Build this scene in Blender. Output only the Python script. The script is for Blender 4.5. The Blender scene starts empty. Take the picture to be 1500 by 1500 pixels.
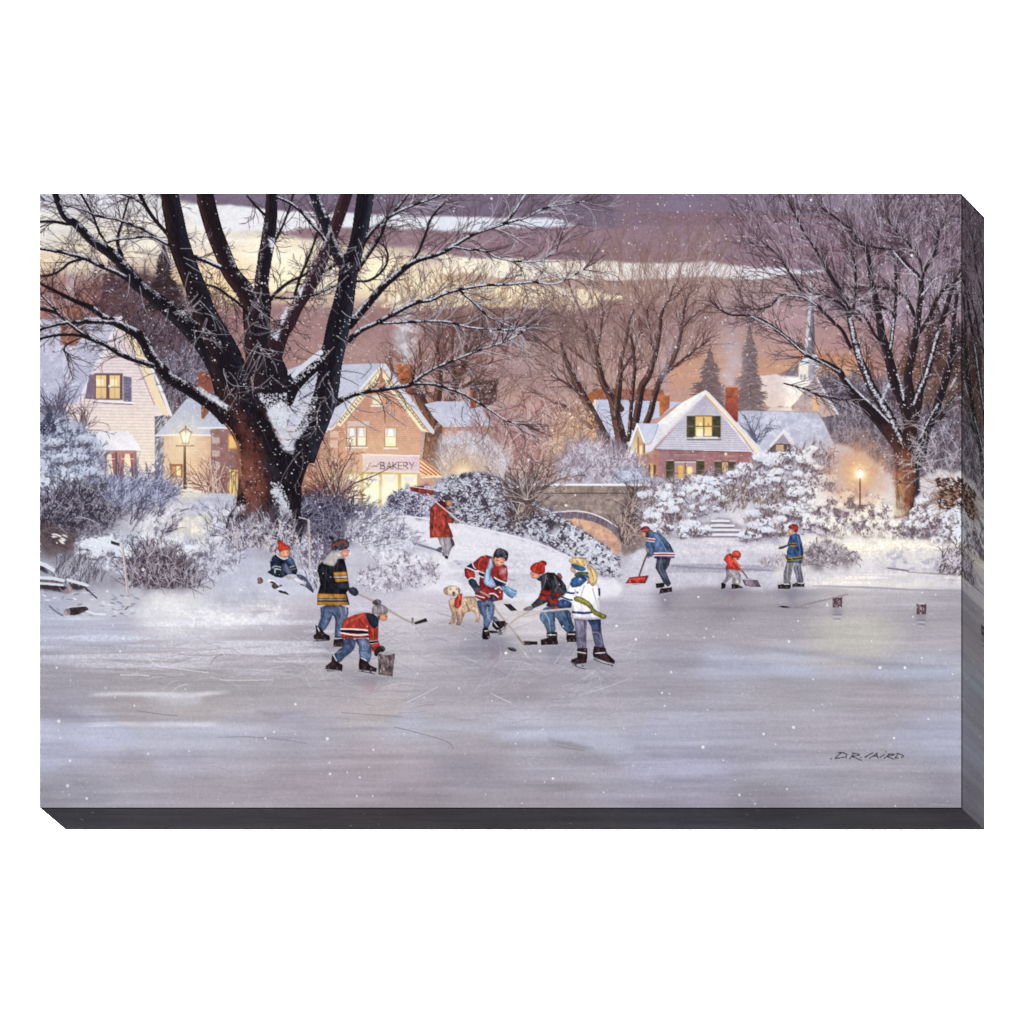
import numpy as np, math
W, H, OX, OY = 1350, 900, 58.0, 283.0        # printed face, millimetres; OX,OY = its corner in the tracing sheet
f4 = np.float32
rng = np.random.default_rng(7)
YY, XX = np.mgrid[0:H+1, 0:W+1].astype(f4)
XX += OX; YY += OY
C = np.zeros((H+1, W+1, 3), f4)               # pigment, sRGB 0..255
ID = np.zeros((H+1, W+1), np.int16)           # which painted part owns each point of the print
PARTS = []                                    # (name, label, parent index)
TI = dict(A=(50,275,5), B=(350,275,5), C=(650,275,5), D=(950,275,5), E=(1200,275,5),
          a=(50,550,5), b=(300,550,5), c=(550,550,5), d=(800,550,5), e=(1050,550,5), f=(1200,550,5),
          p=(440,770,6.52), q=(620,770,5), r=(900,740,5), s=(1100,740,5), x=(50,900,3.3333), y=(500,900,3.3333), z=(950,900,2.941),
          g=(840,560,9.375), h=(960,560,9.375), i=(470,530,6.817), j=(1080,470,7.143), k=(60,680,6.25), l=(640,790,9.375), m=(380,770,10.714), n=(1210,1090,8.4))
cur = 0
def part(name, label=None, parent=None):
    global cur
    PARTS.append((name, label, parent)); cur = len(PARTS)-1
    return cur
def sub(name, label=None, parent=None):
    p = cur if parent is None else parent
    if PARTS[p][2] is not None: p = PARTS[p][2]
    return part(name, label, p)
def use(i):
    global cur
    cur = i
def pts(s):
    if not isinstance(s, str): return np.asarray(s, float)
    t = s.split(); o = (0, 0, 1)
    if t[0] in TI: o = TI[t.pop(0)]
    n = max(len(q.split(',')) for q in t)
    a = np.array([[float(v) for v in q.split(',')] + [np.nan]*(n-len(q.split(','))) for q in t])
    a[:, :2] = a[:, :2]/o[2] + np.array(o[:2])
    if n == 3:
        k = np.arange(len(a)); ok = ~np.isnan(a[:, 2]); a[:, 2] = np.interp(k, k[ok], a[ok, 2])
    return a
def noise(sx, sy, seed, octs=3, gain=.5):
    out = np.zeros((H+1, W+1), f4); amp = 1; tot = 0
    r = np.random.default_rng(seed)
    for o in range(octs):
        nx, ny = int(W/sx)+3, int(H/sy)+3
        g = r.random((ny, nx)).astype(f4)*2-1
        u = np.arange(W+1)/sx; v = np.arange(H+1)/sy
        iu, iv = u.astype(int), v.astype(int); fu, fv = u-iu, v-iv
        fu = (fu*fu*(3-2*fu)).astype(f4); fv = (fv*fv*(3-2*fv)).astype(f4)[:, None]
        a = g[iv][:, iu]*(1-fu)+g[iv][:, iu+1]*fu; b = g[iv+1][:, iu]*(1-fu)+g[iv+1][:, iu+1]*fu
        out += amp*(a*(1-fv)+b*fv); tot += amp*amp; amp *= gain; sx = max(sx/2, 1); sy = max(sy/2, 1)
    return out/math.sqrt(tot)*1.7
NF = noise(2.2, 2.2, 1, 2); NM = noise(9, 9, 2, 3); NL = noise(45, 35, 3, 3); NH = noise(160, 7, 4, 3); NB = noise(5, 5, 5, 2)
NK = noise(4.5, 11, 12, 2); NK = np.stack([np.roll(NK[i], int(i*.35)) for i in range(H+1)])*.6+noise(3.5, 6, 13, 2)*.6; WX = noise(7, 7, 6, 2); WY = noise(7, 7, 8, 2); WH = noise(70, 14, 9, 3)
def blur(a, r):
    r = int(max(1, round(r)))
    for ax in (0, 1):
        for _ in range(2):
            p = np.pad(a, [(r+1, r) if i == ax else (0, 0) for i in range(2)], mode='edge').cumsum(ax, dtype=np.float64)
            n = a.shape[ax]
            a = ((p[2*r+1:2*r+1+n] - p[:n]) if ax == 0 else (p[:, 2*r+1:2*r+1+n] - p[:, :n]))/(2*r+1)
    return a.astype(f4)
def comp(sl, al, col, own=True, thr=.5):
    c = C[sl]
    c += (col - c)*al[..., None]
    if own: ID[sl][al > thr] = cur
def window(x0, y0, x1, y1):
    i0 = int(max(0, math.floor(y0-OY))); i1 = int(min(H+1, math.ceil(y1-OY)+1))
    j0 = int(max(0, math.floor(x0-OX))); j1 = int(min(W+1, math.ceil(x1-OX)+1))
    return (slice(i0, i1), slice(j0, j1)) if i1 > i0 and j1 > j0 else None
def inside(px, py, P):
    c = np.zeros(px.shape, bool); n = len(P)
    for i in range(n):
        x1, y1 = P[i-1][:2]; x2, y2 = P[i][:2]
        if y1 == y2: continue
        c ^= ((y1 > py) != (y2 > py)) & (px < (x2-x1)*(py-y1)/(y2-y1)+x1)
    return c
def chaikin(P, n, closed=True):
    for _ in range(n):
        Q = np.roll(P, -1, 0)
        R = np.stack([P*.75+Q*.25, P*.25+Q*.75], 1).reshape(-1, P.shape[1])
        P = R
    return P
def mask(s, sm=0, soft=0, wob=0):
    P = pts(s)[:, :2]
    if sm: P = chaikin(P, sm)
    m = soft*2+abs(wob)*2+2
    sl = window(P[:, 0].min()-m, P[:, 1].min()-m, P[:, 0].max()+m, P[:, 1].max()+m)
    if sl is None: return None, None
    xx, yy = XX[sl], YY[sl]
    if wob > 0: xx = xx+WX[sl]*wob; yy = yy+WY[sl]*wob
    elif wob < 0: yy = yy+WH[sl]*wob; xx = xx+WH[sl]*wob*2
    al = np.zeros(xx.shape, f4)
    for dx in (-.33, 0, .33):
        for dy in (-.33, 0, .33): al += inside(xx+dx, yy+dy, P)
    al /= 9
    if soft: al = blur(al, soft)
    return sl, al
def colour(col, sl):
    """rgb, or (c0, c1, 'v'|'h'|'d') = pigment running from c0 to c1 over the patch"""
    if isinstance(col, np.ndarray) and col.ndim == 3: return col
    if len(col) == 3 and isinstance(col[2], str):
        h, w = XX[sl].shape
        ty = np.linspace(0, 1, h, dtype=f4)[:, None]+np.zeros((1, w), f4); tx = np.linspace(0, 1, w, dtype=f4)[None]+np.zeros((h, 1), f4)
        t = {'v': ty, 'h': tx, 'd': (tx+ty)/2}[col[2]][..., None]
        return np.array(col[0], f4)*(1-t)+np.array(col[1], f4)*t
    return np.zeros(XX[sl].shape+(3,), f4)+np.array(col, f4)
FOLD = [0, 1.]                                 # how strongly cloth is modelled towards its outline, and mottled
def poly(s, col, a=1, sm=0, tex=.0, soft=0, wob=0, own=True, mod=None):
    sl, al = mask(s, sm, soft, wob)
    if sl is None: return
    c = colour(col, sl)
    if tex: c = c*(1+tex*(FOLD[1]*(NM[sl]*.45+NB[sl]*.45+NF[sl]*.4) if FOLD[1] == 1 else FOLD[1]*(NK[sl]*.75+NB[sl]*.3+NF[sl]*.2)))[..., None]
    if FOLD[0] and not soft and al.size > 60: c = c*(1.06-FOLD[0]*(1-np.clip(blur(np.pad(al, 3), 1.5)[3:-3, 3:-3], 0, 1)))[..., None]
    if mod is not None: al = al*mod[sl]
    comp(sl, al*a, c, own and a > .5)
def box(x0, y0, x1, y1, col, a=1, **k): poly([(x0, y0), (x1, y0), (x1, y1), (x0, y1)], col, a, **k)
def spline(P, step=2.5):
    if len(P) < 3: 
        n = max(2, int(np.hypot(*(P[-1]-P[0])[:2])/step)); t = np.linspace(0, 1, n+1)[:, None]
        return P[0]*(1-t)+P[-1]*t
    Q = np.vstack([2*P[0]-P[1], P, 2*P[-1]-P[-2]]); out = []
    for i in range(1, len(Q)-2):
        n = max(2, int(np.hypot(*(Q[i+1]-Q[i])[:2])/step)); t = (np.arange(n)/n)[:, None]
        a, b, c, d = Q[i-1], Q[i], Q[i+1], Q[i+2]
        out.append(.5*(2*b+(c-a)*t+(2*a-5*b+4*c-d)*t*t+(3*b-a-3*c+d)*t**3))
    return np.vstack(out+[P[-1:]])
class Splat:
    """collects round touches of paint and lays them down together"""
    def __init__(s): s.x = []; s.y = []; s.r = []; s.c = []; s.a = []
    def add(s, x, y, r, col, a=1.):
        n = len(x); s.x.append(x); s.y.append(y)
        s.r.append(np.broadcast_to(r, (n,))); s.c.append(np.broadcast_to(np.asarray(col, float), (n, 3))); s.a.append(np.broadcast_to(a, (n,)))
    def flush(s, k=2.2, own=True, thr=.55, mod=None):
        if not s.x: return
        x = np.concatenate(s.x)-OX; y = np.concatenate(s.y)-OY; r = np.concatenate(s.r); c = np.concatenate(s.c); a = np.concatenate(s.a)
        ok = (x > -6) & (x < W+6) & (y > -6) & (y < H+6) & (r > 0)
        x, y, r, c, a = x[ok], y[ok], r[ok], c[ok], a[ok]
        if not len(x): return
        x0, y0 = int(x.min())-10, int(y.min())-10; w = int(x.max())-x0+12; h = int(y.max())-y0+12
        x = x-x0; y = y-y0
        acc = np.zeros((4, h*w))
        K = np.ceil(r+.5).astype(int)
        for kk in np.unique(K):
            m = K == kk; X, Y, R, CC, AA = x[m], y[m], r[m], c[m], a[m]
            ix, iy = np.round(X).astype(int), np.round(Y).astype(int)
            for dy in range(-kk, kk+1):
                for dx in range(-kk, kk+1):
                    d = np.hypot(ix+dx-X, iy+dy-Y)
                    cov = np.clip(R+.5-d, 0, 1)*AA
                    z = cov > .01
                    if not z.any(): continue
                    jj = np.clip(iy[z]+dy, 0, h-1)*w+np.clip(ix[z]+dx, 0, w-1); cv = cov[z]
                    acc[0] += np.bincount(jj, cv, h*w)
                    for q in range(3): acc[q+1] += np.bincount(jj, cv*CC[z, q], h*w)
        acc = acc.reshape(4, h, w)
        j0, j1, i0, i1 = max(0, x0), min(W+1, x0+w), max(0, y0), min(H+1, y0+h)
        if j1 <= j0 or i1 <= i0: return
        acc = acc[:, i0-y0:i1-y0, j0-x0:j1-x0]
        sl = (slice(i0, i1), slice(j0, j1))
        al = 1-np.exp(-k*acc[0]); col = (acc[1:]/np.maximum(acc[0], 1e-6)).transpose(1, 2, 0)
        if mod is not None: al = al*mod[sl]
        comp(sl, al.astype(f4), col.astype(f4), own, thr)
def stroke(s, w, col, a=1, own=True, w1=None, off=0, S=None, k=3.):
    """tapering stroke: third coordinate of a point (or w..w1) is its width"""
    P = pts(s)
    if P.shape[1] == 2:
        t = np.linspace(0, 1, len(P))[:, None]
        P = np.hstack([P, w+((w if w1 is None else w1)-w)*t])
    P = spline(P, 1.0 if P[:, 2].max() < 4 else 1.5)
    if off:
        T = np.gradient(P[:, :2], axis=0); T /= np.maximum(np.hypot(T[:, 0], T[:, 1]), 1e-6)[:, None]
        N = np.stack([T[:, 1], -T[:, 0]], 1); N *= np.where(N[:, 1:2] > 0, -1, 1)   # normal pointing up
        P[:, :2] += N*P[:, 2:3]*off
    t = S or Splat(); t.add(P[:, 0], P[:, 1], np.maximum(P[:, 2]/2, .18), col, a)
    if S is None: t.flush(k, own)
    return P
def grow(x, y, ang, ln, w, S, col, curl=.0, jit=.12, kids=3, depth=1, spread=.6, ratio=.55, a=.9, up=0., cvar=14, w1=.35):
    """bunch of twigs grown together, each with side shoots"""
    x, y, ang, ln, w = [np.array(np.broadcast_to(v, np.shape(x)), float) for v in (x, y, ang, ln, w)]
    n = len(x)
    if n == 0: return
    cu = rng.normal(0, 1, n)*curl; colr = np.asarray(col, float)+rng.normal(0, 1, (n, 1))*cvar
    X, Y, A = x.copy(), y.copy(), ang.copy(); kx = []
    kt = np.sort(rng.uniform(.2, .95, (n, kids)), 1) if depth > 0 and kids else None
    for t in range(int(ln.max())):
        act = t < ln
        if not act.any(): break
        f = t/np.maximum(ln, 1)
        S.add(X[act], Y[act], np.maximum((w*(1-f)+w1*f)[act]/2, .2), colr[act], a)
        if kt is not None:
            hit = (kt <= f[:, None]).sum(1) > (kt <= ((t-1)/np.maximum(ln, 1))[:, None]).sum(1)
            hit &= act
            if hit.any(): kx.append((X[hit], Y[hit], A[hit], (ln*(1-f*.6))[hit], (w*(1-f)+w1*f)[hit]))
        X += np.cos(A)*act; Y += np.sin(A)*act
        A = A+cu/np.maximum(ln, 8)+rng.normal(0, 1, n)*jit*.35
        if up: A = A+up*np.sin(-math.pi/2-A)/np.maximum(ln, 8)
    if kx:
        k = [np.concatenate(v) for v in zip(*kx)]
        m = len(k[0]); sg = rng.choice([-1, 1], m)
        grow(k[0], k[1], k[2]+sg*spread*rng.uniform(.5, 1.3, m), k[3]*ratio*rng.uniform(.5, 1.2, m), k[4]*.8, S, col, curl, jit, max(1, kids-1), depth-1, spread, ratio, a, up, cvar, w1)
def scat(s, n, dens=None, wob=0):
    """n random spots inside an outline, thicker where dens is high"""
    P = pts(s)[:, :2]; x0, y0 = P.min(0); x1, y1 = P.max(0); ox = []; oy = []; got = 0
    for _ in range(40):
        m = max(64, n*2); x = rng.uniform(x0, x1, m); y = rng.uniform(y0, y1, m)
        ok = inside(x, y, P) & (x > OX) & (x < OX+W) & (y > OY) & (y < OY+H)
        if dens is not None:
            ok &= rng.random(m) < dens[np.clip((y-OY).astype(int), 0, H), np.clip((x-OX).astype(int), 0, W)]
        ox.append(x[ok]); oy.append(y[ok]); got += ok.sum()
        if got >= n: break
    return np.concatenate(ox)[:n], np.concatenate(oy)[:n]
def dabs(s, n, r, cols, a=.8, ln=0, ang=0, dang=.5, dens=None, own=True, k=2.2, cvar=6):
    x, y = scat(s, n, dens); n = len(x)
    if not n: return
    cols = np.atleast_2d(np.asarray(cols, float)); c = cols[rng.integers(0, len(cols), n)]+rng.normal(0, cvar, (n, 1))
    rr = rng.uniform(r[0], r[1], n); S = Splat()
    if ln:
        th = ang+rng.normal(0, dang, n); L = ln*rng.uniform(.5, 1.3, n)
        for t in np.linspace(-.5, .5, max(2, int(ln)+1)):
            S.add(x+np.cos(th)*L*t, y+np.sin(th)*L*t, rr*(1-abs(t)*.9), c, a*.8)
    else: S.add(x, y, rr, c, a)
    S.flush(k, own)
def scumble(s, col, nz, thr=.1, wid=.35, a=1, soft=6, own=False, sm=1, tex=.05):
    """broken patches of paint where the noise is high"""
    sl, al = mask(s, sm, soft)
    if sl is None: return
    t = np.clip((nz[sl]-thr)/wid, 0, 1); c = colour(col, sl)
    if tex: c = c*(1+tex*NF[sl])[..., None]
    comp(sl, al*t*a, c, own)
def glow(x, y, r, col, a, ry=None, p=1.0):
    ry = ry or r
    sl = window(x-r*3, y-ry*3, x+r*3, y+ry*3)
    d = ((XX[sl]-x)/r)**2+((YY[sl]-y)/ry)**2
    comp(sl, (a*np.exp(-d**p)).astype(f4), np.array(col, f4), False)
def field(ps, col=True, p=3.):
    """smooth pigment field through sample spots x,y,r,g,b"""
    q = np.array(ps, float); h, w = (H//6)+2, (W//6)+2
    gy, gx = np.mgrid[0:h, 0:w]*6.; gx = gx+OX; gy = gy+OY
    num = np.zeros((h, w, 3)); den = np.zeros((h, w))
    for x, y, r, g, b in q:
        wt = 1/(((gx-x)*.55)**2+(gy-y)**2+30)**(p/2); num += wt[..., None]*np.array((r, g, b)); den += wt
    o = num/den[..., None]
    u = np.arange(W+1)/6; v = np.arange(H+1)/6; iu, iv = u.astype(int), v.astype(int); fu = (u-iu)[None, :, None]; fv = (v-iv)[:, None, None]
    return ((o[iv][:, iu]*(1-fu)+o[iv][:, iu+1]*fu)*(1-fv)+(o[iv+1][:, iu]*(1-fu)+o[iv+1][:, iu+1]*fu)*fv).astype(f4)
# ------------------------------------------------------------------ the painted sky
SKY = part('painted_sky', 'painted dusk sky of mauve cloud bands and cream streaks')
base = field([
 (60,285,208,211,224),(150,290,212,214,226),(230,310,222,222,224),(60,330,226,222,216),(200,340,238,230,212),(120,380,236,220,192),(60,395,232,210,180),
 (330,330,240,232,222),(400,370,246,234,208),(330,410,246,224,184),(430,420,248,234,200),(560,410,248,232,196),(650,420,248,232,202),(300,430,242,214,166),
 (60,430,170,126,118),(150,440,160,116,112),(60,480,165,120,115),(250,470,130,95,100),(330,470,150,105,105),
 (420,470,148,108,106),(420,520,160,120,112),(560,470,146,108,108),(560,520,170,132,124),(700,470,150,116,120),(700,520,166,132,130),(800,470,148,114,118),(800,540,168,138,134),(860,600,176,148,140),(700,600,178,150,145),
 (950,470,160,130,128),(950,540,178,142,134),(1050,450,166,136,132),(1050,500,172,138,134),(1020,545,205,148,110),(1080,550,208,146,104),(1150,470,166,134,138),(1150,520,176,138,132),(1130,550,205,140,98),
 (700,290,122,108,130),(600,290,118,104,124),(500,290,122,108,126),(400,290,122,108,126),(330,288,140,128,142),
 (850,300,128,114,134),(850,325,130,108,124),(700,350,140,116,128),(860,360,128,110,130),(1000,300,132,118,140),(1000,325,134,108,120),(1000,360,130,112,132),(1150,300,132,118,138),(1150,350,134,116,134),
 (1300,300,140,126,146),(1300,380,148,132,150),(1230,420,150,134,150),(1300,450,152,132,148),(1390,320,146,134,152),(1390,420,150,134,150),(1240,500,165,128,126),(1240,540,190,130,96),(1320,520,150,116,116),(1400,520,120,95,100),
 (750,430,178,150,140),(900,425,172,146,138),(1000,425,170,142,136),(1100,430,166,140,142),(1200,560,170,120,100),(900,620,170,140,132),(1200,620,150,130,135),(300,620,150,115,112),(100,600,170,130,130)], p=3.4)
base += (np.clip((YY-440)/40, 0, 1)*np.clip((760-YY)/60, 0, 1))[..., None]*np.array((9,9,12), f4)
C[:] = base
ID[:] = cur
C *= (1+.03*NH+.018*NL+.012*NF)[..., None]
# mauve cloud over the top left edge and its pale under-band
poly('205,278 230,286 300,298 352,303 450,313 560,316 660,318 760,319 812,320 850,330 900,332 900,275', ((124,110,132),(120,104,124),'v'), tex=.05, soft=2, wob=-3)
scumble('560,283 1408,283 1408,330 840,330 640,316', (118,102,120), NH, .0, .7, .5, 6)
scumble('830,300 1408,300 1408,340 830,340', (140,108,116), NH, .1, .6, .5, 6)
poly('250,296 352,300 450,312 560,316 660,317 760,318 812,319 830,325 848,329 825,332 800,334 650,335 560,334 480,334 420,336 300,336', ((232,230,234),(214,220,234),'h'), tex=.02, soft=1, wob=-3)
poly('398,336 440,334 520,335 600,335 800,335 850,330 1408,330 1408,392 1215,393 1200,392 1150,389 1060,386 950,382 820,381 740,378 700,376 650,371 600,364 560,360 520,356 440,348', ((152,122,130),(138,116,134),'h'), tex=.05, soft=1.5, wob=-3)
scumble('700,350 1300,340 1300,392 700,378', (146,114,122), NH, -.1, .8, .6, 5)
# cream streak
poly('640,372 700,377 740,379 820,382 950,383 1060,387 1150,390 1215,393 1180,400 1150,403 1080,408 950,409 850,409 790,408 700,402 640,400', ((248,236,210),(212,214,228),'h'), tex=.025, soft=1, wob=-2.5)
poly('640,400 700,404 790,409 850,410 950,411 1080,411 1150,406 1225,396 1330,396 1330,440 920,442 900,431 870,426 790,419 720,412 640,414', ((186,152,132),(156,132,142),'h'), tex=.05, soft=2, wob=-3, a=.9)
poly('560,452 600,404 640,410 700,411 760,415 790,418 835,424 868,424 890,431 922,434 920,441 885,442 870,450 850,453 760,454 650,453', (248,232,196), tex=.03, soft=1, wob=-3)
poly('690,436 760,432 830,436 845,440 800,444 740,446', (206,172,142), a=.6, soft=3, wob=-4)
poly('385,431 420,428 495,436 500,441 440,438 385,442', (188,146,132), a=.8, soft=2, wob=-3)
poly('280,452 330,449 400,446 480,449 560,452 700,454 860,452 900,444 1010,446 1100,470 1000,520 700,530 500,520 300,500', ((150,114,118),(176,144,140),'v'), a=.65, tex=.05, soft=1.5, wob=-2)
scumble('390,455 1230,455 1230,640 390,640', (158,124,128), NH, .0, .6, .35, 8)
scumble('560,500 1230,480 1230,600 560,640', (196,152,132), NH, .1, .6, .35, 8)
poly('980,526 1040,522 1100,522 1160,524 1250,520 1260,560 1200,570 1100,570 990,560', (204,148,112), a=.6, soft=7, wob=-6)
scumble('985,518 1260,512 1260,575 985,565', (222,172,128), NH, .1, .5, .5, 6)
poly('52,404 100,398 150,404 210,432 260,450 250,480 52,480', (160,112,108), a=.75, soft=7, wob=-5, tex=.08)
glow(330, 425, 34, (246,212,150), .5, 22); glow(640,425,120,(244,226,188),.35,22)
for sx, sy in ((302,405),(314,414)):
    stroke([(sx,sy,1.2),(sx+5,sy+2.4,1.9),(sx+9,sy-2,.7)], 1, (96,74,66))
# ------------------------------------------------------------------ far woods and conifers
WOOD = part('painted_woods', 'painted dark violet winter woods behind the pink house')
poly('130,470 150,440 165,405 200,395 225,400 260,420 300,450 330,480 345,560 340,620 250,640 226,612 205,500 178,464 140,464', (96,80,92), a=.9, tex=.15, soft=4, wob=8, own=True)
S = Splat(); x, y = scat('130,405 330,430 345,610 250,610 220,560 180,470 120,470', 900); grow(x, y, -1.4+rng.normal(0,.55,900), rng.uniform(8,26,900), .9, S, (66,52,64), .5, .12, 2, 1, cvar=16); S.flush(1.3, False)
S = Splat(); x, y = scat('150,430 330,430 335,600 250,600 200,480', 420); grow(x, y, -1.4+rng.normal(0,.6,420), rng.uniform(6,20,420), .7, S, (128,116,134), .5, .12, 2, 1, cvar=22); S.flush(1.1, False)
dabs('130,400 330,430 340,600 250,610 220,560 180,470 120,470', 500, (.4,.8), [(150,140,156),(120,84,80)], .6)
S = Splat(); x, y = scat('210,530 330,500 330,606 250,608', 420); grow(x, y, -1.0+rng.normal(0,.5,420), rng.uniform(6,18,420), .8, S, (150,150,172), .5, .1, 2, 1, cvar=24); S.flush(1.5, False)
S = Splat(); x, y = scat('60,400 330,400 330,470 60,470', 260); grow(x, y, -1.57+rng.normal(0,.5,len(x)), rng.uniform(10,30,len(x)), .9, S, (110,78,76), .4, .1, 2, 1); S.flush(2.0, False)
def conifer(x, y0, y1, wd, cols, n, snow=.2, lean=0):
    S = Splat()
    for k in range(n):
        t = rng.random()**.75; y = y0+(y1-y0)*t; hw = wd*(t**.9)*(.8+.2*math.sin(t*26+math.sin(t*9)*2))*rng.uniform(.55,1.1)+1
        s = rng.choice([-1,1]); l = hw*rng.uniform(.35,1.05); x0 = x+lean*t+s*rng.uniform(0, hw*.5)
        m = max(3, int(l*.9)); l *= .75; u = np.linspace(0,1,m); c = np.array(cols[rng.integers(len(cols))])
        if rng.random() < snow: c = np.array((190,188,200))*rng.uniform(.75,1.08)
        S.add(x0+s*u*l*.7, y+u*l*rng.uniform(-.1,.45), rng.uniform(.35,.9)*(1-u*.6), c, .7)
    S.add(np.full(30,x+0.), np.linspace(y0-3,y0+24,30), np.linspace(.4,1.2,30), cols[0], .9)
    S.flush(2.2)
part('painted_conifer', 'painted dark brown fir top behind the big bare tree'); conifer(240, 356, 452, 36, [(62,46,48),(48,38,44),(84,62,58),(56,44,54)], 2600, .05)
part('painted_conifer', 'painted small dark fir beside the big tree limb'); conifer(160, 378, 450, 34, [(110,82,80),(84,62,70),(76,56,66)], 300, .05)
part('painted_conifer', 'painted reddish brown firs behind the right hand tree'); conifer(1372, 440, 600, 62, [(64,46,48),(88,58,52),(48,38,44),(110,74,60)], 2600, .13)
conifer(1330, 490, 600, 44, [(104,70,60),(80,56,52),(130,90,72)], 900, .15); conifer(1404, 470, 620, 50, [(44,36,44),(60,46,50)], 1300, .1)
WOOD2 = part('painted_woods', 'painted grey winter woods between the church and the right hand tree')
poly('1206,548 1240,552 1300,560 1320,600 1320,680 1230,690 1212,650 1200,610', (112,102,116), tex=.14, soft=5, wob=6)
poly('1300,560 1408,560 1408,700 1330,720 1310,640', (104,92,104), a=.95, tex=.14, soft=5, wob=6)
for c_, n_, k_ in (((74,66,82),1100,1.5),((104,92,104),500,1.2),((164,160,176),700,1.2)):
    S = Splat(); x, y = scat('1200,550 1408,560 1408,705 1330,705 1230,690', n_); grow(x, y, -1.5+rng.normal(0,.7,n_), rng.uniform(8,26,n_), .85, S, c_, .6, .12, 2, 1, cvar=14); S.flush(k_, False)
glow(1380,570,26,(176,128,92),.5); glow(1330,545,20,(170,120,90),.35); S = Splat(); x, y = scat('1300,540 1408,520 1408,600 1310,610', 260); grow(x, y, -1.5+rng.normal(0,.7,260), rng.uniform(6,20,260), .9, S, (112,76,62), .6, .12, 2, 1, cvar=20); S.flush(1.3, False)
# ------------------------------------------------------------------ church
CH = part('painted_church', 'painted white church with a tall thin spire behind the bare branches')
sub('roof'); poly('j 230,575 420,565 640,580 830,600 700,760 560,900 320,900 250,800', ((240,236,238),(246,232,214),'v'), tex=.03, wob=1)
sub('wall', None, CH); poly('j 820,590 950,790 1060,980 880,1010 850,960 560,945 650,800 740,680', ((166,150,160),(196,168,156),'v'), tex=.06)
poly('j 790,800 830,760 850,820 850,940 790,940', (226,182,138), soft=1)
sub('eaves', None, CH); poly('j 810,575 835,590 1065,975 1040,985 925,800', (206,204,214)); poly('j 340,905 570,905 565,945 320,940', (236,226,222))
use(WOOD); poly('j 450,560 640,440 640,590 440,575', (104,104,126), a=.7, soft=1)
sub('tower', None, CH); poly('j 645,440 745,420 745,620 640,625', (232,222,212), tex=.04); poly('j 745,420 850,440 830,600 745,620', (172,164,178), tex=.05)
box(1171.5,548,1182,556,(200,196,196),.7); box(1173,549,1175,556,(130,130,140),.8); box(1178,549,1180,556,(130,130,140),.8)
poly('j 680,350 840,360 860,490 640,440', ((222,222,230),(205,206,220),'v'))
sub('spire', None, CH); poly('D 1186,660 1193,660 1212,880 1216,1060 1220,1220 1140,1215 1152,1060 1172,880', ((150,146,160),(120,112,120),'h'), tex=.08)
poly('D 1187,660 1192,700 1190,900 1178,1060 1160,1215 1140,1215 1152,1060 1172,880', (206,204,212), a=.85); poly('D 1205,900 1216,1060 1222,1220 1195,1215 1200,1060', (98,88,98), a=.8)
use(SKY); poly('j 630,340 690,345 680,400 630,400', (190,116,84)); poly('j 840,330 930,380 930,470 850,420', (196,122,88), a=.8)
part('painted_conifer', 'painted tall snowy spruce left of the church'); conifer(1098, 476, 612, 38, [(64,54,64),(82,68,74),(50,44,54),(96,76,74)], 3600, .2)
part('painted_conifer', 'painted low dark spruce behind the cottage gable'); conifer(1040, 512, 600, 46, [(72,56,62),(88,66,68),(60,48,56)], 2300, .16)
poly('990,480 1150,470 1150,620 990,620', (178,146,142), .38, soft=8, own=False); glow(1072,540,16,(188,176,190),.45,34); glow(1068,575,9,(206,200,212),.5,14)
# ------------------------------------------------------------------ long snowy roofed house right of the cottage
LH = part('painted_house', 'painted low house with one snowy dormer right of the cottage')
sub('roof'); poly('j 0,945 100,938 840,962 905,1060 960,1180 1030,1330 1000,1460 640,1430 270,1420 0,1290', ((180,182,202),(196,198,216),'v'), tex=.04)
scumble('j 0,950 840,962 1000,1300 600,1400 200,1300', (208,210,226), NM, .0, .7, .6, 4)
use(LH); sub('dormer', None, LH); poly('j 480,1170 630,1380 560,1440 300,1420 290,1370', (164,152,166), tex=.05)
poly('j 485,1130 505,1140 650,1360 625,1385 480,1180 300,1385 275,1375', (222,220,230)); poly('j 500,1180 515,1185 640,1370 625,1380', (226,206,196))
sub('window', None, LH); poly('j 345,1330 395,1290 555,1290 555,1400 540,1430 330,1430', (78,66,58)); poly('j 405,1290 485,1290 485,1400 405,1400', ((226,160,110),(250,200,120),'v')); box(1137,650,1148,651.6,(84,64,54))
glow(1140.5,664,3,(255,226,140),.9)
S = Splat(); n = 24; grow(1106+rng.normal(0,3,n), 646+rng.normal(0,3,n), -1.57+rng.normal(0,.55,n), rng.uniform(16,42,n), 1.2, S, (100,94,118), .5, .1, 3, 1); part('painted_shrub', 'painted thin bare shrub in front of the long snowy roof'); S.flush(2.2)
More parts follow.
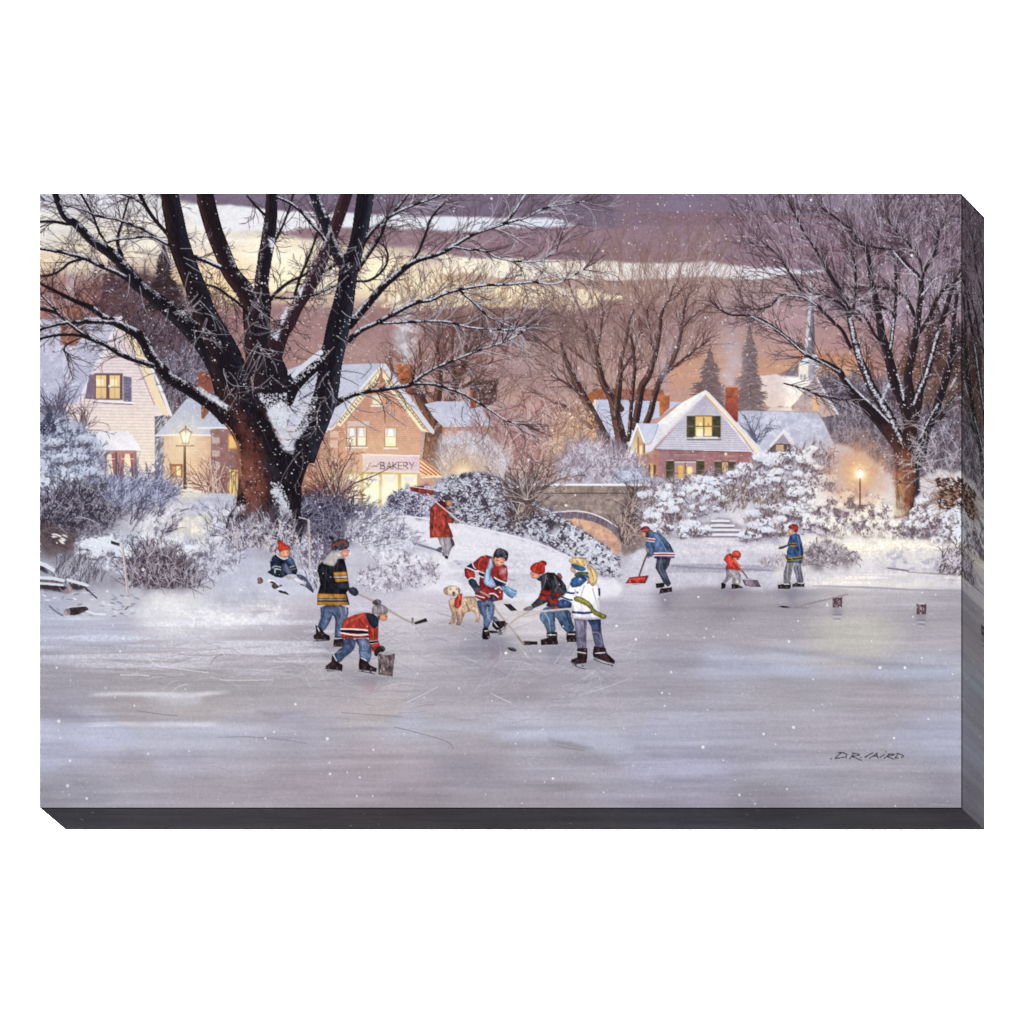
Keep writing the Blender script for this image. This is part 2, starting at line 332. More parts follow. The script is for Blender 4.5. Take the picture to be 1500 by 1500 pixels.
# ------------------------------------------------------------------ far brick house behind the twin trees
BH = part('painted_house', 'painted brick house with a wide snowy roof behind the two trees')
box(868,570,972,592,(150,94,84),.8,tex=.12)
dabs('868,568 972,572 972,590 868,588', 160, (.6,1.4), [(176,104,78),(120,66,62),(140,84,74)], .7)
sub('wall'); poly('g 180,560 250,330 340,500 430,640 560,850 560,940 300,880 60,820 120,720', ((206,140,96),(214,148,104),'v'), tex=.06)
poly('g 190,560 250,580 150,820 80,800', (222,206,190)); box(871.5,629,876,642,(240,214,170))
sub('roof', None, BH); poly('g 285,235 640,240 1170,262 1500,270 1400,320 1180,480 860,560 800,800 740,920 600,900 540,800 420,600 330,430 255,350', ((186,194,220),(198,202,222),'v'), tex=.03)
poly('g 285,235 310,240 300,330 370,500 350,480 250,345', (236,228,206))
sub('chimney', None, BH); poly('g 180,170 300,110 400,110 410,235 285,235 255,330 220,320', ((176,104,60),(150,86,60),'h'), tex=.1)
# ------------------------------------------------------------------ pink house, far left
PH = part('painted_house', 'painted pink clapboard house with snowy roof at the left edge')
sub('wall'); poly('178,470 190,478 222,545 246,606 228,612 227,712 92,702 92,595 114,575 146,521', ((222,204,212),(240,228,216),'v'), tex=.03)
poly('58,594 93,593 93,640 58,640', (146,138,152), tex=.06)
y = 500
while y < 704:
    xl = max(92, 178-(y-470)*.78); xr = min(227, 178+(y-470)*.5)
    stroke([(xl,y,.7),(xr,y+1.2,.7)], .7, (190,168,176), .5, own=False); y += 4.6
glow(185,640,55,(246,228,200),.35); glow(215,690,30,(246,226,196),.4)
sub('roof', None, PH); poly('54,468 100,466 178,464 172,480 158,497 146,521 136,545 124,575 112,590 54,597', ((194,192,214),(178,180,206),'v'), tex=.03)
scumble('60,470 170,468 120,570 60,590', (206,204,224), NM, .0, .7, .5, 5)
stroke([(177,465,4),(146,527,6),(116,588,5)], 5, (226,222,232)); stroke([(58,596,1.2),(92,594,1.2)], 1, (96,92,108), .8)
stroke([(180,474,4),(204,516,9),(230,580,10),(243,607,8)], 8, (238,216,178)); stroke([(183,470,2.5),(210,514,3.5),(236,572,4.5),(250,608,4)], 4, (232,228,236)); stroke([(178,484,1.5),(200,530,1.5),(226,592,1.5)], 1, (196,160,134), .8)
sub('window', None, PH); poly('A 440,1360 650,1360 650,1555 440,1555', (120,90,96)); 
for X0 in (140.5,160.5): box(X0,550,X0+15,584,((236,206,150),(226,190,130),'v')); box(X0+1,556,X0+11,565,(252,240,206),.8); box(X0,566.4,X0+15,567.8,(150,110,90)); box(X0+7,550,X0+8,584,(190,150,110),.8)
poly('131,549 138,548 138,585 124,584', (132,114,136), tex=.06); poly('181,551 193,553 193,591 181,588', (124,118,144), tex=.06)
for q in range(556,588,5): box(182.5,q,191.5,q+1.2,(96,88,122),.6)
stroke([(138,586.5,2.2),(194,590,2.2)], 2, (236,232,240)); stroke([(136,589.5,1),(194,592.5,1)], 1, (110,96,110), .7)
sub('awning', None, PH); poly('a 450,440 480,405 690,412 720,440 790,550 600,555 470,545', ((228,226,236),(244,240,242),'v'), tex=.02); poly('a 400,470 445,400 470,545 400,535', (170,176,204)); stroke('a 390,545 470,548 780,556', 1.2, (196,180,190))
sub('window', None, PH); poly('a 380,550 750,550 750,760 390,760', (182,138,134))
for X0,X1 in ((152,169),(178,196)):
    box(X0,665,X1,702,((246,222,180),(252,240,206),'v')); poly([(X0,664),(X0+5,664),(X0+3,690),(X0+4,702),(X0,702)], (184,116,112)); poly([(X1,664),(X1-6,664),(X1-4,685),(X1-2,702),(X1,702)], (176,104,104))
    box(X0,671.5,X1,673,(244,236,220),.8)
poly('a 400,560 480,555 500,740 420,740', (206,156,140), a=.8); box(169,662,171.4,702,(120,84,74)); box(174,664,177.4,702,(196,140,130)); box(196.5,662,200,703,(150,126,120))
sub('chimney', None, PH); poly('A 195,860 360,860 360,1080 310,1160 205,1150 195,1040', ((166,106,80),(140,92,84),'h'), tex=.1); box(88,488,91,506,(120,74,62),.5)
part('painted_smoke', 'painted pale chimney smoke above the pink house')
for X,Y,R,A_ in ((104,440,6,.5),(102,424,7,.6),(106,412,9,.5),(104,398,10,.35),(104,380,9,.25)): glow(X,Y,R,(206,196,206),A_)
# ------------------------------------------------------------------ strip of dark hedge, orange house
part('painted_hedge', 'painted dark snowy hedge between the pink and the orange house')
poly('227,610 245,608 241,650 241,712 227,712', ((78,76,98),(160,164,190),'v'), tex=.12)
dabs('228,610 244,610 241,690 228,690', 170, (.35,.7), [(186,188,206),(60,58,78),(210,210,224)], .8, 7, 2.2, .25)
OHS = part('painted_house', 'painted orange brick house with snowy roof behind the street lamp')
sub('wall'); poly('240,638 310,638 310,722 240,716', ((212,168,142),(226,190,162),'v'), tex=.05); poly('309,624 352,624 352,728 309,722', (150,110,108), tex=.07)
for yy in (641,660,678,696): box(311,yy,322,yy+8.5,(196,174,170),.85)
for yy in range(642,716,4): box(243,yy,308,yy+.8,(196,140,100),.35)
glow(270,650,36,(244,222,186),.5); glow(262,700,30,(248,220,170),.5)
sub('roof', None, OHS); poly('228,637 252,610 275,582 296,570 330,590 345,626 308,628 308,637', ((180,184,206),(192,194,212),'v'), tex=.03); stroke('228,638 262,637 308,637.5', 2, (238,230,230)); stroke('290,627 320,626.5 345,627', 2.4, (226,226,236))
sub('chimney', None, OHS); poly('295,574 306,572 306,604 298,614 295,612', (150,96,76), tex=.08); poly('290,545 312,545 312,575 290,575', (140,84,72), tex=.1)
sub('window', None, OHS); box(334,636,348,658,(206,150,92)); box(336,639,348,656,(240,196,120)); box(249,681,268,699,(176,116,70)); box(252,683.5,258,697,(226,150,90)); box(258.5,683,265,698,(252,226,166)); box(248,680,268,682,(150,104,70))
sub('door', None, OHS); box(334,688,349,728,(236,214,140)); box(338.5,688,340,728,(190,160,90)); box(344,690,345.5,728,(190,160,90))
# ------------------------------------------------------------------ background trees
def limb(s, dark, lit=None, snow=0., sc=(214,214,226), litside=-.25, a=1.):
    P = stroke(s, 3, dark, a)
    q = pts(s)
    if lit is not None:
        r = q.copy(); r[:, 2] *= .4; stroke_side(r, lit, litside*q[:, 2], .35); r[:, 2] *= .5; stroke_side(r, lit, litside*1.3*q[:, 2], .35)
    if snow:
        r = q.copy(); r[:, 2] = np.minimum(np.maximum(q[:, 2]*.32, .7), 4); snowline(r, q[:, 2]*.36, sc, snow)
    return P
def stroke_side(r, col, off, a):
    P = r.copy(); P[:, 0] += off
    stroke(P, 1, col, a, own=False)
def snowline(r, off, sc, amt):
    P = spline(np.hstack([r, np.asarray(off)[:, None]]), 1.)
    T = np.gradient(P[:, :2], axis=0); T /= np.maximum(np.hypot(T[:, 0], T[:, 1]), 1e-6)[:, None]
    N = np.stack([T[:, 1], -T[:, 0]], 1); N *= np.where(N[:, 1:2] > 0, -1, 1)
    xy = P[:, :2]+N*P[:, 3:4]
    k = np.arange(len(P)); ph = rng.uniform(0, 9)
    on = (np.sin(k*.13+ph)+.7*np.sin(k*.37+ph*2)+rng.normal(0, .35, len(k))) > (1.2-2.6*amt)
    flat = np.abs(T[:, 0])**.7
    i = np.nonzero(on)[0]; i = np.repeat(i, 2); j = rng.normal(0, .5, len(i))*P[i, 2]; S = Splat(); S.add(xy[i, 0]+N[i, 0]*j, xy[i, 1]+N[i, 1]*j, rng.uniform(.3, .6, len(i)), sc, np.clip(.25+flat[i]*.6, 0, .9)); S.flush(1.6, False)
def twigs_on(s, n, ln, S, col, w=1., side=None, spread=.9, **k):
    """side shoots along a limb"""
    P = spline(pts(s), 1.5); m = len(P); i = rng.integers(int(m*.15), m, n)
    T = np.gradient(P[:, :2], axis=0); A = np.arctan2(T[i, 1], T[i, 0])
    sg = rng.choice([-1, 1], n) if side is None else side
    grow(P[i, 0], P[i, 1], A+sg*spread*rng.uniform(.5, 1.3, n), rng.uniform(.45, 1.1, n)*ln, np.minimum(w, P[i, 2] if P.shape[1] > 2 else w), S, col, **k)
def tips(s, n, ln, S, col, w=1., fan=.6, **k):
    P = spline(pts(s), 1.5); T = P[-1, :2]-P[-4, :2]; A = math.atan2(T[1], T[0])
    grow(np.full(n, P[-1, 0]), np.full(n, P[-1, 1]), A+rng.normal(0, fan, n), rng.uniform(.5, 1.1, n)*ln, w, S, col, **k)
# tall tree right of the bakery
TB = part('painted_tree', 'painted bare brown tree growing beside the bakery gable'); sub('crown', None, TB)
S = Splat()
x = rng.uniform(585, 760, 190); y = rng.uniform(420, 600, 190); an = np.arctan2(y-690, x-650)
grow(x, y, an+rng.normal(0,.35,190), rng.uniform(28, 80, 190), .9, S, (116,88,82), .4, .06, 3, 1, .45, cvar=16)
S.flush(1.3, True, .62)
S = Splat(); x = rng.uniform(560, 740, 130); y = rng.uniform(440, 480, 130)
x, y = x[:95], y[:95]; grow(x, y, -1.35+(x-640)*.003+rng.normal(0,.25,95), rng.uniform(25, 75, 95), .9, S, (158,124,98), .4, .05, 2, 1, .4); S.flush(1.2, True, .62)
S = Splat()
LT = ['c 400,690,26 430,420,25 390,300,15 340,190,14 290,90,13 250,0,10 210,-140,7 180,-300,4','c 430,420,16 440,250,14 462,100,11 470,-60,8 450,-230,5 470,-400,3','c 440,420,16 500,340,14 540,200,13 590,50,11 640,-80,7 670,-250,5 720,-420,3',
      'c 590,50,7 560,-120,5 570,-330,3','c 640,-80,5 700,-220,3 780,-380,2','c 290,90,6 330,-60,4 320,-250,2','c 540,200,5 640,90,4 760,10,3 860,-120,2','c 470,-60,5 520,-250,3 600,-420,1.5','c 340,190,5 250,60,4 120,-40,2']
use(TB)
for l in LT: limb(l, (78,54,50), (128,84,66), .25)
for l in LT: twigs_on(l, 16, 46, S, (110,78,70), 1.3, spread=.55, curl=.5, kids=3, depth=1)
S.flush(1.9)
dabs('620,640 655,640 650,690 622,690', 120, (.6,1.4), [(150,96,72),(92,62,56)], .5, 6, 1.5, .2, own=False)
# twin trees behind the cottage
def treeset(lab, L, crown, cols, n, root, dark, lit, ln, snow=.2, lnx=1., kids=3, tw=14):
    T = part('painted_tree', lab); sub('crown', None, T); S = Splat()
    x, y = scat(crown, n); an = np.arctan2(y-root[1], (x-root[0])*lnx)
    n = int(n*.62); x, y, an = x[:n], y[:n], an[:n]; grow(x, y, an+rng.normal(0,.3,n), rng.uniform(.5,1.3,n)*ln, .85, S, cols[0], .4, .05, kids, 1, .45, cvar=14); S.flush(1.2, True, .64)
    use(T)
    for l in L: limb(l, dark, lit, snow)
    S = Splat()
    for l in L: twigs_on(l, tw, ln*.75, S, cols[1], 1.2, spread=.5, curl=.4, kids=kids, depth=1, jit=.06)
    S.flush(1.6)
    S = Splat(); x, y = scat(crown, int(n*.9)); an = np.arctan2(y-root[1], (x-root[0])*lnx); grow(x, y, an+rng.normal(0,.25,len(x)), rng.uniform(.6,1.4,len(x))*ln, .7, S, (150,118,108), .4, .05, 2, 1, .4, a=.6); S.flush(.9, False)
    S = Splat(); x, y = scat(crown, int(n*.35)); an = np.arctan2(y-root[1], (x-root[0])*lnx)
    grow(x, y, an+rng.normal(0,.4,len(x)), rng.uniform(.4,1,len(x))*ln*.7, .8, S, cols[2], .5, .1, 2, 1, .5); S.flush(1.1, False)
    return T
treeset('painted bare tree left of the twin trees with thin leaning trunk', ['C 1300,1620,9 1230,1540,8 1190,1470,7 1130,1330,6 1080,1200,5.5 1050,1080,5 1030,960,4 990,880,3 940,760,2.4 900,640,1.5','C 1130,1330,4 950,1200,3 870,1120,2.4 850,950,1.6','C 1050,1080,3 900,960,2 760,900,1.4'],
  '780,600 770,480 800,420 860,390 890,470 890,580', [(130,104,98),(92,70,70),(176,160,164)], 150, (900,680), (72,54,56), (118,86,76), 60)
treeset('painted pair of bare trees standing behind the cottage roof', ['d 510,590,20 420,440,15 340,280,13 270,150,11 220,50,9 150,-100,6 110,-240,4','d 560,600,17 545,450,16 512,300,14 480,170,11 420,60,9 390,-60,7 370,-180,5 330,-330,3','d 512,300,11 535,50,9 545,-20,7 550,-120,6 590,-280,5 610,-400,4 640,-480,3','d 370,-180,4 400,-330,3 420,-480,2','d 545,-20,5 640,-180,4 690,-330,2.4','d 270,150,5 150,60,3.4 40,0,2',
   'd 330,380,6 230,300,4 130,220,3 20,190,2'],
  '800,560 800,440 850,375 930,360 960,440 940,560', [(132,104,98),(90,66,66),(182,166,170)], 330, (905,690), (64,48,50), (120,84,70), 62)
treeset('painted three dark bare trunks behind the cottage dormer', ['d 600,470,6 612,400,6 622,250,5 640,50,5 650,-100,4 620,-300,3','d 650,380,10 680,200,10 702,80,10 750,0,9 800,-150,7 830,-300,5 850,-470,4 900,-560,3 930,-650,2','d 735,345,9 765,270,9 795,150,8 850,0,8 920,-100,6 970,-220,5 1000,-350,4 1080,-440,3 1180,-510,2','d 970,-220,4 1010,-470,3 1040,-600,2','d 850,0,5 960,-80,4 1080,-180,3 1200,-260,2','d 800,-150,4 760,-320,3 740,-480,2'],
  '920,560 930,430 960,370 1030,360 1070,400 1060,470 1010,540', [(130,102,98),(88,62,64),(186,170,174)], 330, (945,680), (60,44,48), (104,72,64), 62)
part('painted_smoke', 'painted grey chimney smoke in front of the twin trees')
for X,Y,R,A_ in ((973,566,5,.6),(974,552,8,.55),(972,535,10,.45),(978,515,11,.35),(985,495,13,.22)): glow(X,Y,R,(172,160,178),A_)
part('painted_smoke', 'painted pale smoke above the cottage right chimney')
for X,Y,R,A_ in ((1070,562,5,.8),(1066,550,9,.6),(1078,530,10,.55),(1072,508,13,.4),(1070,482,14,.22),(1066,450,16,.15)): glow(X,Y,R,(190,184,204),A_)
part('painted_smoke', 'painted white smoke rising from the bakery chimney')
for X,Y,R,A_ in ((593,528,3.4,.95),(594,518,6,.9),(590,508,9,.85),(587,494,12,.8),(594,478,12,.7),(591,462,13,.55),(593,444,15,.35)): glow(X,Y,R,(196,192,204),A_)
scumble('570,450 615,450 610,528 590,532', (226,226,234), NM, .0, .6, .5, 4)
# ------------------------------------------------------------------ low house and shrubs right of the bakery
H3 = part('painted_house', 'painted low house with snow covered roof right of the bakery')
box(648,622,722,640,((190,122,88),(176,134,116),'h'),.9,tex=.08); box(672,631,690,640,(236,220,200))
sub('roof'); poly('622,592 640,588 702,588 710,606 722,624 650,626 636,612', ((186,190,212),(200,202,220),'v'), tex=.03)
sub('chimney', None, H3); poly('689,573 698,574 698,598 689,598', (160,88,62), tex=.08)
part('painted_bush', 'painted dark bush behind the low house chimney'); dabs('685,560 730,556 726,590 700,596', 260, (.5,1.2), [(84,62,62),(104,80,78),(64,50,56)], .6, 5, -1.2, .6)
part('painted_thicket', 'painted red brown thicket behind the bridge')
poly('640,640 720,625 800,620 850,640 850,712 640,712', (172,146,146), a=.8, soft=8, wob=6, tex=.08)
poly('730,630 800,618 815,680 745,690', (160,106,108), a=.45, soft=7, wob=6)
S = Splat(); x, y = scat('660,720 660,640 720,610 850,600 850,712', 330); grow(x, y, -1.4+rng.normal(0,.6,330), rng.uniform(16,44,330), 1., S, (150,100,100), .6, .12, 3, 1, cvar=22); S.flush(1.5, False)
S = Splat(); x, y = scat('720,710 730,640 800,600 840,600 860,700', 160); grow(x, y, -1.4+rng.normal(0,.6,160), rng.uniform(16,40,160), .9, S, (212,190,180), .6, .12, 2, 1, cvar=16); S.flush(1.5, False)
part('painted_tree', 'painted lamp lit yellowish shrub tree behind the bridge')
poly('818,610 850,590 872,620 860,660 830,680 812,650', (206,172,144), a=.45, soft=9, wob=6)
dabs('805,612 850,585 878,618 870,660 835,695 806,660', 420, (.4,1.1), [(232,208,170),(210,168,132),(168,122,104),(242,224,192)], .7, 2, -1, .8, np.clip(NM*.9+.4,0,1)); S = Splat(); x, y = scat('805,625 850,600 872,640 835,705 806,680', 110); grow(x, y, -1.2+rng.normal(0,.6,110), rng.uniform(8,26,110), .9, S, (140,100,92), .6, .12, 2, 1); S.flush(1.4, False)
glow(828,668,26,(226,184,130),.4)
part('painted_shrub', 'painted frosted shrub glowing around a small lamp right of the bakery')
poly('642,640 690,636 740,660 745,705 640,706', (188,186,198), a=.8, soft=7, wob=7, tex=.08)
S = Splat(); x, y = scat('645,645 700,636 745,670 740,706 640,706', 300); grow(x, y, -1.5+rng.normal(0,.6,300), rng.uniform(6,22,300), .9, S, (206,204,216), .6, .12, 2, 1, cvar=24); S.flush(1.3, False); S = Splat(); x, y = scat('645,660 700,650 745,680 740,706 640,706', 120); grow(x, y, -1.5+rng.normal(0,.6,120), rng.uniform(6,22,120), .9, S, (150,126,126), .6, .12, 2, 1, cvar=14); S.flush(1.2, False)
glow(680,690,34,(226,176,120),.6,26); glow(680,694,12,(252,232,180),.95); glow(680,695,5,(255,250,224),1)
# ------------------------------------------------------------------ bakery
BK = part('painted_house', 'painted brick bakery with snowy roof and a pink sign')
sub('wall'); poly('i 595,80 1000,640 1000,760 985,1300 60,1330 90,640 180,630', ((186,124,104),(204,150,128),'h'), tex=.06)
poly('425,628 484,628 484,735 440,735', (168,116,104), tex=.07); box(448,700,484,735,(176,120,96),.6,tex=.08)
for yy in range(560, 735, 3): stroke([(max(470, 560-(yy-545)*.9),yy,.5),(min(614, 560+(yy-545)*.75),yy,.5)], .5, (214,172,154), .35, own=False)
for y0_, h_ in ((632,9),(645,11),(667,12),(688,8)): box(483.5,y0_,496,y0_+h_,(214,186,170),.9)
for y0_, h_ in ((634,7),(650,10)): box(602,y0_,614,y0_+h_,(212,160,136),.8)
box(466,670,616,674,(206,150,126),.6)
glow(550,690,72,(246,212,164),.55); glow(480,700,40,(240,200,160),.35)
sub('roof', None, BK); poly('405,548 440,535 500,534 560,532 556,545 520,585 478,634 425,629 405,600', ((188,192,212),(198,198,216),'v'), tex=.03)
stroke('418,629 440,629.5 478,632', 3, (226,224,232))
poly('i 590,20 645,15 790,215 1135,690 1128,725 1080,700 790,300 600,60', (208,210,224)); stroke('i 600,45 400,270 140,640 50,665', 2.5, (222,222,230))
sub('bargeboard', None, BK); 
poly('i 600,70 520,150 150,625 195,650 560,200 605,130', (240,226,188)); poly('i 605,70 605,130 640,210 1000,690 1080,705 800,340', (240,226,188))
stroke('i 602,62 1080,700', .9, (196,150,96)); stroke('i 598,62 150,630', .9, (196,150,96)); stroke('i 625,75 1060,690', .8, (206,166,110))
for t in np.linspace(.06,.96,17):
    a = np.array((575,160))*(1-t)+np.array((175,620))*t; b = np.array((640,160))*(1-t)+np.array((1040,680))*t
    for q in (a, b):
        q = q/6.817+np.array((470,530)); stroke([(q[0]-1,q[1]-1.4,.9),(q[0]+.8,q[1]+1.2,.9)], .9, (92,84,66), .8); stroke([(q[0]+2,q[1]-1.6,.7),(q[0]+1.4,q[1]+.8,.7)], .7, (110,96,70), .7)
use(BK); poly('i 600,80 612,80 620,200 600,200', (184,112,84))
def win(x0,y0,x1,y1,fr,top,bot,nx=2,split=.5,curt=None):
    sub('window', None, BK); box(x0-1.6,y0-1.2,x1+1.6,y1+1.4,fr); box(x0,y0,x1,y1,(top,bot,'v'))
    for q in range(1,nx): X=x0+(x1-x0)*q/nx; box(X-1.3,y0,X+1.3,y1,fr)
    Y = y0+(y1-y0)*split; box(x0,Y-.6,x1,Y+.6,(206,176,120))
    if curt: 
        for q in range(nx):
            X0=x0+(x1-x0)*q/nx; X1=x0+(x1-x0)*(q+1)/nx
            poly([(X0+1,y0),(X0+5,y0),(X0+2.4,Y),(X0+1,Y)], curt,.9); poly([(X1-1,y0),(X1-5,y0),(X1-2.4,Y),(X1-1,Y)], curt,.9)
    box(x0-3,y1+1.6,x1+3,y1+4,(232,226,226))
win(509,627,536,653,(178,132,82),(240,236,228),(246,236,206),2,.5,(206,196,206)); win(564.5,628,580,654,(196,150,84),(250,250,248),(242,234,180),1,.45,(206,198,210)); win(546,579,559,592,(200,170,120),(226,214,180),(240,232,206),1,.5,(206,196,190))
box(509,617,541,624.5,(214,192,178),.95); box(562,619,584,622,(206,160,140),.8)
sub('shop_front', None, BK); poly('482,693 614,693 614,736 600,745 482,745', ((250,238,190),(252,246,218),'v'), tex=.03)
for X in (484,500,528,555,583,611): box(X,693,X+5,745,(206,180,116))
for X in (540,562,590): poly([(X,698),(X+17,698),(X+17,704),(X+9,707),(X,703)], (232,222,226),.9)
box(482,691,616,695,(206,186,120)); box(612,697,634,714,((216,168,150),(206,150,130),'h'))
glow(565,722,34,(254,250,226),.6,16)
sub('sign', 'painted pink shop sign reading BAKERY', BK); poly('i 415,925 985,940 985,1100 420,1090', ((230,208,200),(222,194,204),'h'), tex=.03); stroke('i 415,925 985,940', 1.4, (244,232,232)); stroke('i 420,1090 985,1104', 1.6, (236,214,210))
GL = {'B':'0,0 0,10|0,0 4,.6 5.2,2.4 4,4.4 0,5|1,5 5,5.6 6.4,7.6 5,9.6 0,10','A':'0,10 3.6,0 7,10|1.6,6.6 5.8,6.6','K':'0,0 0,10|6,0 .4,5.4 6.4,10','E':'5.6,0 0,0 0,10 5.8,10|0,5 4.6,5','R':'0,10 0,0 4.6,.4 6,2.6 4.6,5 0,5.2|3,5.2 6.6,10','Y':'0,0 3.2,5|6.6,0 2.6,10',
      'D':'1,0 0,9 4,8.6 9,4 10,1 6,0 1,0','.':'0,9 .8,9','L':'2.6,0 0,9 3,9','I':'1.6,3 .6,9|2.8,-1 3.2,-1.2'}
def letters(txt, x, y, h, adv, col, w, sl=0., a=.9):
    for ch, ad in zip(txt, adv):
        for seg in GL[ch].split('|'):
            q = pts(seg)*h/10; q[:, 0] += x+(h-q[:, 1])*sl; q[:, 1] += y; 
            P = np.vstack([np.linspace(q[i], q[i+1], 8) for i in range(len(q)-1)]); S = Splat(); S.add(P[:, 0], P[:, 1], w/2, col, a); S.flush(3, False)
        x += ad
letters('BAKERY', 557.5, 677, 10, (9,9,8.2,7.4,8.6,8), (128,108,100), 1.05)
sub('awning', None, BK); poly('i 992,955 1220,1130 1180,1145 992,1140', (240,206,166))
for k in range(4): stroke([(615.5,672+k*6,1.4),(646-k*7,696-k*.3,2.)], 1.5, (196,116,70))
S = Splat(); S.add(np.linspace(618,646,12), np.linspace(699.5,698,12), 1.0, (252,240,204)); S.flush(3)
sub('chimney', None, BK); poly('i 755,15 910,20 905,180 915,350 840,260 790,200', ((188,106,58),(140,86,66),'h'), tex=.12); box(581,531,603,534,(206,190,190),.5)
# ------------------------------------------------------------------ cottage
CT = part('painted_house', 'painted white gabled cottage with brick ground floor and green shutters')
sub('gable_wall'); poly('h 690,130 1440,1000 1330,970 0,925 60,860', ((176,170,188),(210,206,218),'v'), tex=.03)
for q in np.arange(618, 660, 3.3): stroke([(max(963,1034-(q-573)*.92),q-.2,.6),(min(1110,1034+(q-573)*.9),q+.8,.6)], .6, (158,152,172), .55, own=False)
sub('brick_wall', None, CT); poly('h 0,920 60,925 1340,965 1350,1010 1450,1010 1440,1130 1000,1290 400,1400 0,1405', ((156,120,126),(166,110,110),'h'), tex=.07)
poly('g 690,1070 860,1030 1180,925 1180,1400 1090,1380 760,1220', ((208,160,128),(176,122,112),'h'), tex=.07)
for yy in range(666, 712, 3): stroke([(966,yy,.5),(1104,yy+.8,.5)], .5, (186,130,126), .3, own=False)
S = Splat()
for X0,X1,Y in ((989,1021,666.5),(1054,1076,668),(920,960,664)): x_=np.arange(X0,X1,3.); S.add(x_, Y+rng.normal(0,.3,len(x_)), .6, (222,190,190), .7)
S.flush(2, False)
stroke('h 0,925 1340,965', 1.0, (120,74,78), .7)
sub('roof', None, CT); poly('h 690,105 745,150 1500,1000 1350,1000 690,170 0,880 -60,950 -240,1010 -400,1080 -310,1020 -100,760 20,570 360,280', ((232,228,230),(214,212,226),'v'), tex=.03)
poly('h 690,160 0,860 -200,985 -390,1080 -420,1085 -300,990 -60,780 170,560 480,400', ((226,220,222),(220,216,230),'v'), tex=.03)
poly('h 640,130 360,290 20,570 150,580 420,380', ((240,238,232),(236,232,228),'v'), a=.9, tex=.03); stroke('h 690,170 330,520 0,870', 1.4, (200,190,206), .8)
stroke('h 690,180 1100,620 1340,950', 2, (204,170,150)); stroke('h 700,160 1120,620 1440,985', 2.4, (240,222,180)); stroke('h 720,140 1150,600 1490,980', 2.4, (216,214,226))
sub('dormer', None, CT); poly('g 865,575 985,850 985,960 760,1000 760,900', (208,180,150), tex=.05); poly('g 860,620 770,900 880,1000 890,760', ((170,140,116),(240,230,190),'v'))
box(934,647,944,667,(210,150,110)); box(937,653,941,666,(248,226,180)); box(934,640,936,666,(150,110,60)); box(943,645,945,664,(130,92,60))
poly('g 860,570 880,560 1165,570 1140,680 1050,830 1010,850 970,830 900,640', ((192,198,222),(204,208,226),'v'), tex=.02); poly('g 870,555 760,880 740,920 770,910 880,610 970,840 985,830 900,600', (240,238,240))
stroke('g 1165,580 1120,720 1050,840 1000,850', .9, (150,150,180)); poly('g 740,915 860,960 880,1000 680,1060', (236,232,232))
def win2(x0,y0,x1,y1,sh,panes,nx=2,mid=.5):
    sub('window', None, CT); box(x0-1,y0-1,x1+1,y1+1,(72,62,46)); box(x0,y0,x1,y1,panes)
    for q in range(1,nx): X=x0+(x1-x0)*q/nx; box(X-.9,y0,X+.9,y1,(92,76,52))
    box(x0,y0+(y1-y0)*mid-.6,x1,y0+(y1-y0)*mid+.6,(96,80,56))
    for X0,X1 in ((x0-1-sh,x0-1),(x1+1,x1+1+sh)):
        sub('shutter', None, CT); box(X0,y0-1,X1,y1+2,(84,78,60),tex=.14); box(X0+1,y0+(y1-y0)*.48,X1-1,y0+(y1-y0)*.48+1,(190,180,160),.8); 
        for yy in np.arange(y0+1,y1,2.4): box(X0+1.5,yy,X1-1.5,yy+.7,(64,58,46),.7)
        box(X0,y0-2.2,X1,y0-1,(220,216,220),.9)
win2(1019,610,1043,639,12,((226,180,96),(244,224,168),'v'))
box(1025,619,1028,624,(255,240,190)); box(1037,620,1039,624,(220,110,70)); box(1021,629,1030,640,(250,240,200),.8); box(1016,640,1052,643,(226,222,226)); box(1006,643,1057,645,(84,72,66),.7)
win2(988,676,1020,702,11,((176,140,150),(190,150,140),'v'),2,.66); box(994,682,1001,702,(236,176,72)); box(1007,684,1014,698,(246,214,130)); glow(1010,690,5,(255,236,170),.7); box(988,676,1020,678,(206,196,206))
win2(1057.5,677,1066.5,696,10,((200,160,130),(226,180,120),'v'),1,2); box(1060,684,1063,696,(250,226,140))
for X in (938,950,957): box(X,681,X+4,700,(110,80,50)); 
for X in (942,953): box(X,679,X+4,700,((226,170,96),(250,216,140),'v'))
sub('chimney', None, CT); poly('h 50,175 200,180 195,350 60,480', ((196,112,60),(158,96,72),'h'), tex=.1)
sub('chimney', None, CT); poly('h 960,60 1140,65 1135,530 1110,550 960,370', ((176,98,72),(138,62,62),'v'), tex=.1); box(1062,565,1081,567.5,(206,150,120)); box(1064,581,1074,582.2,(110,56,50),.8)
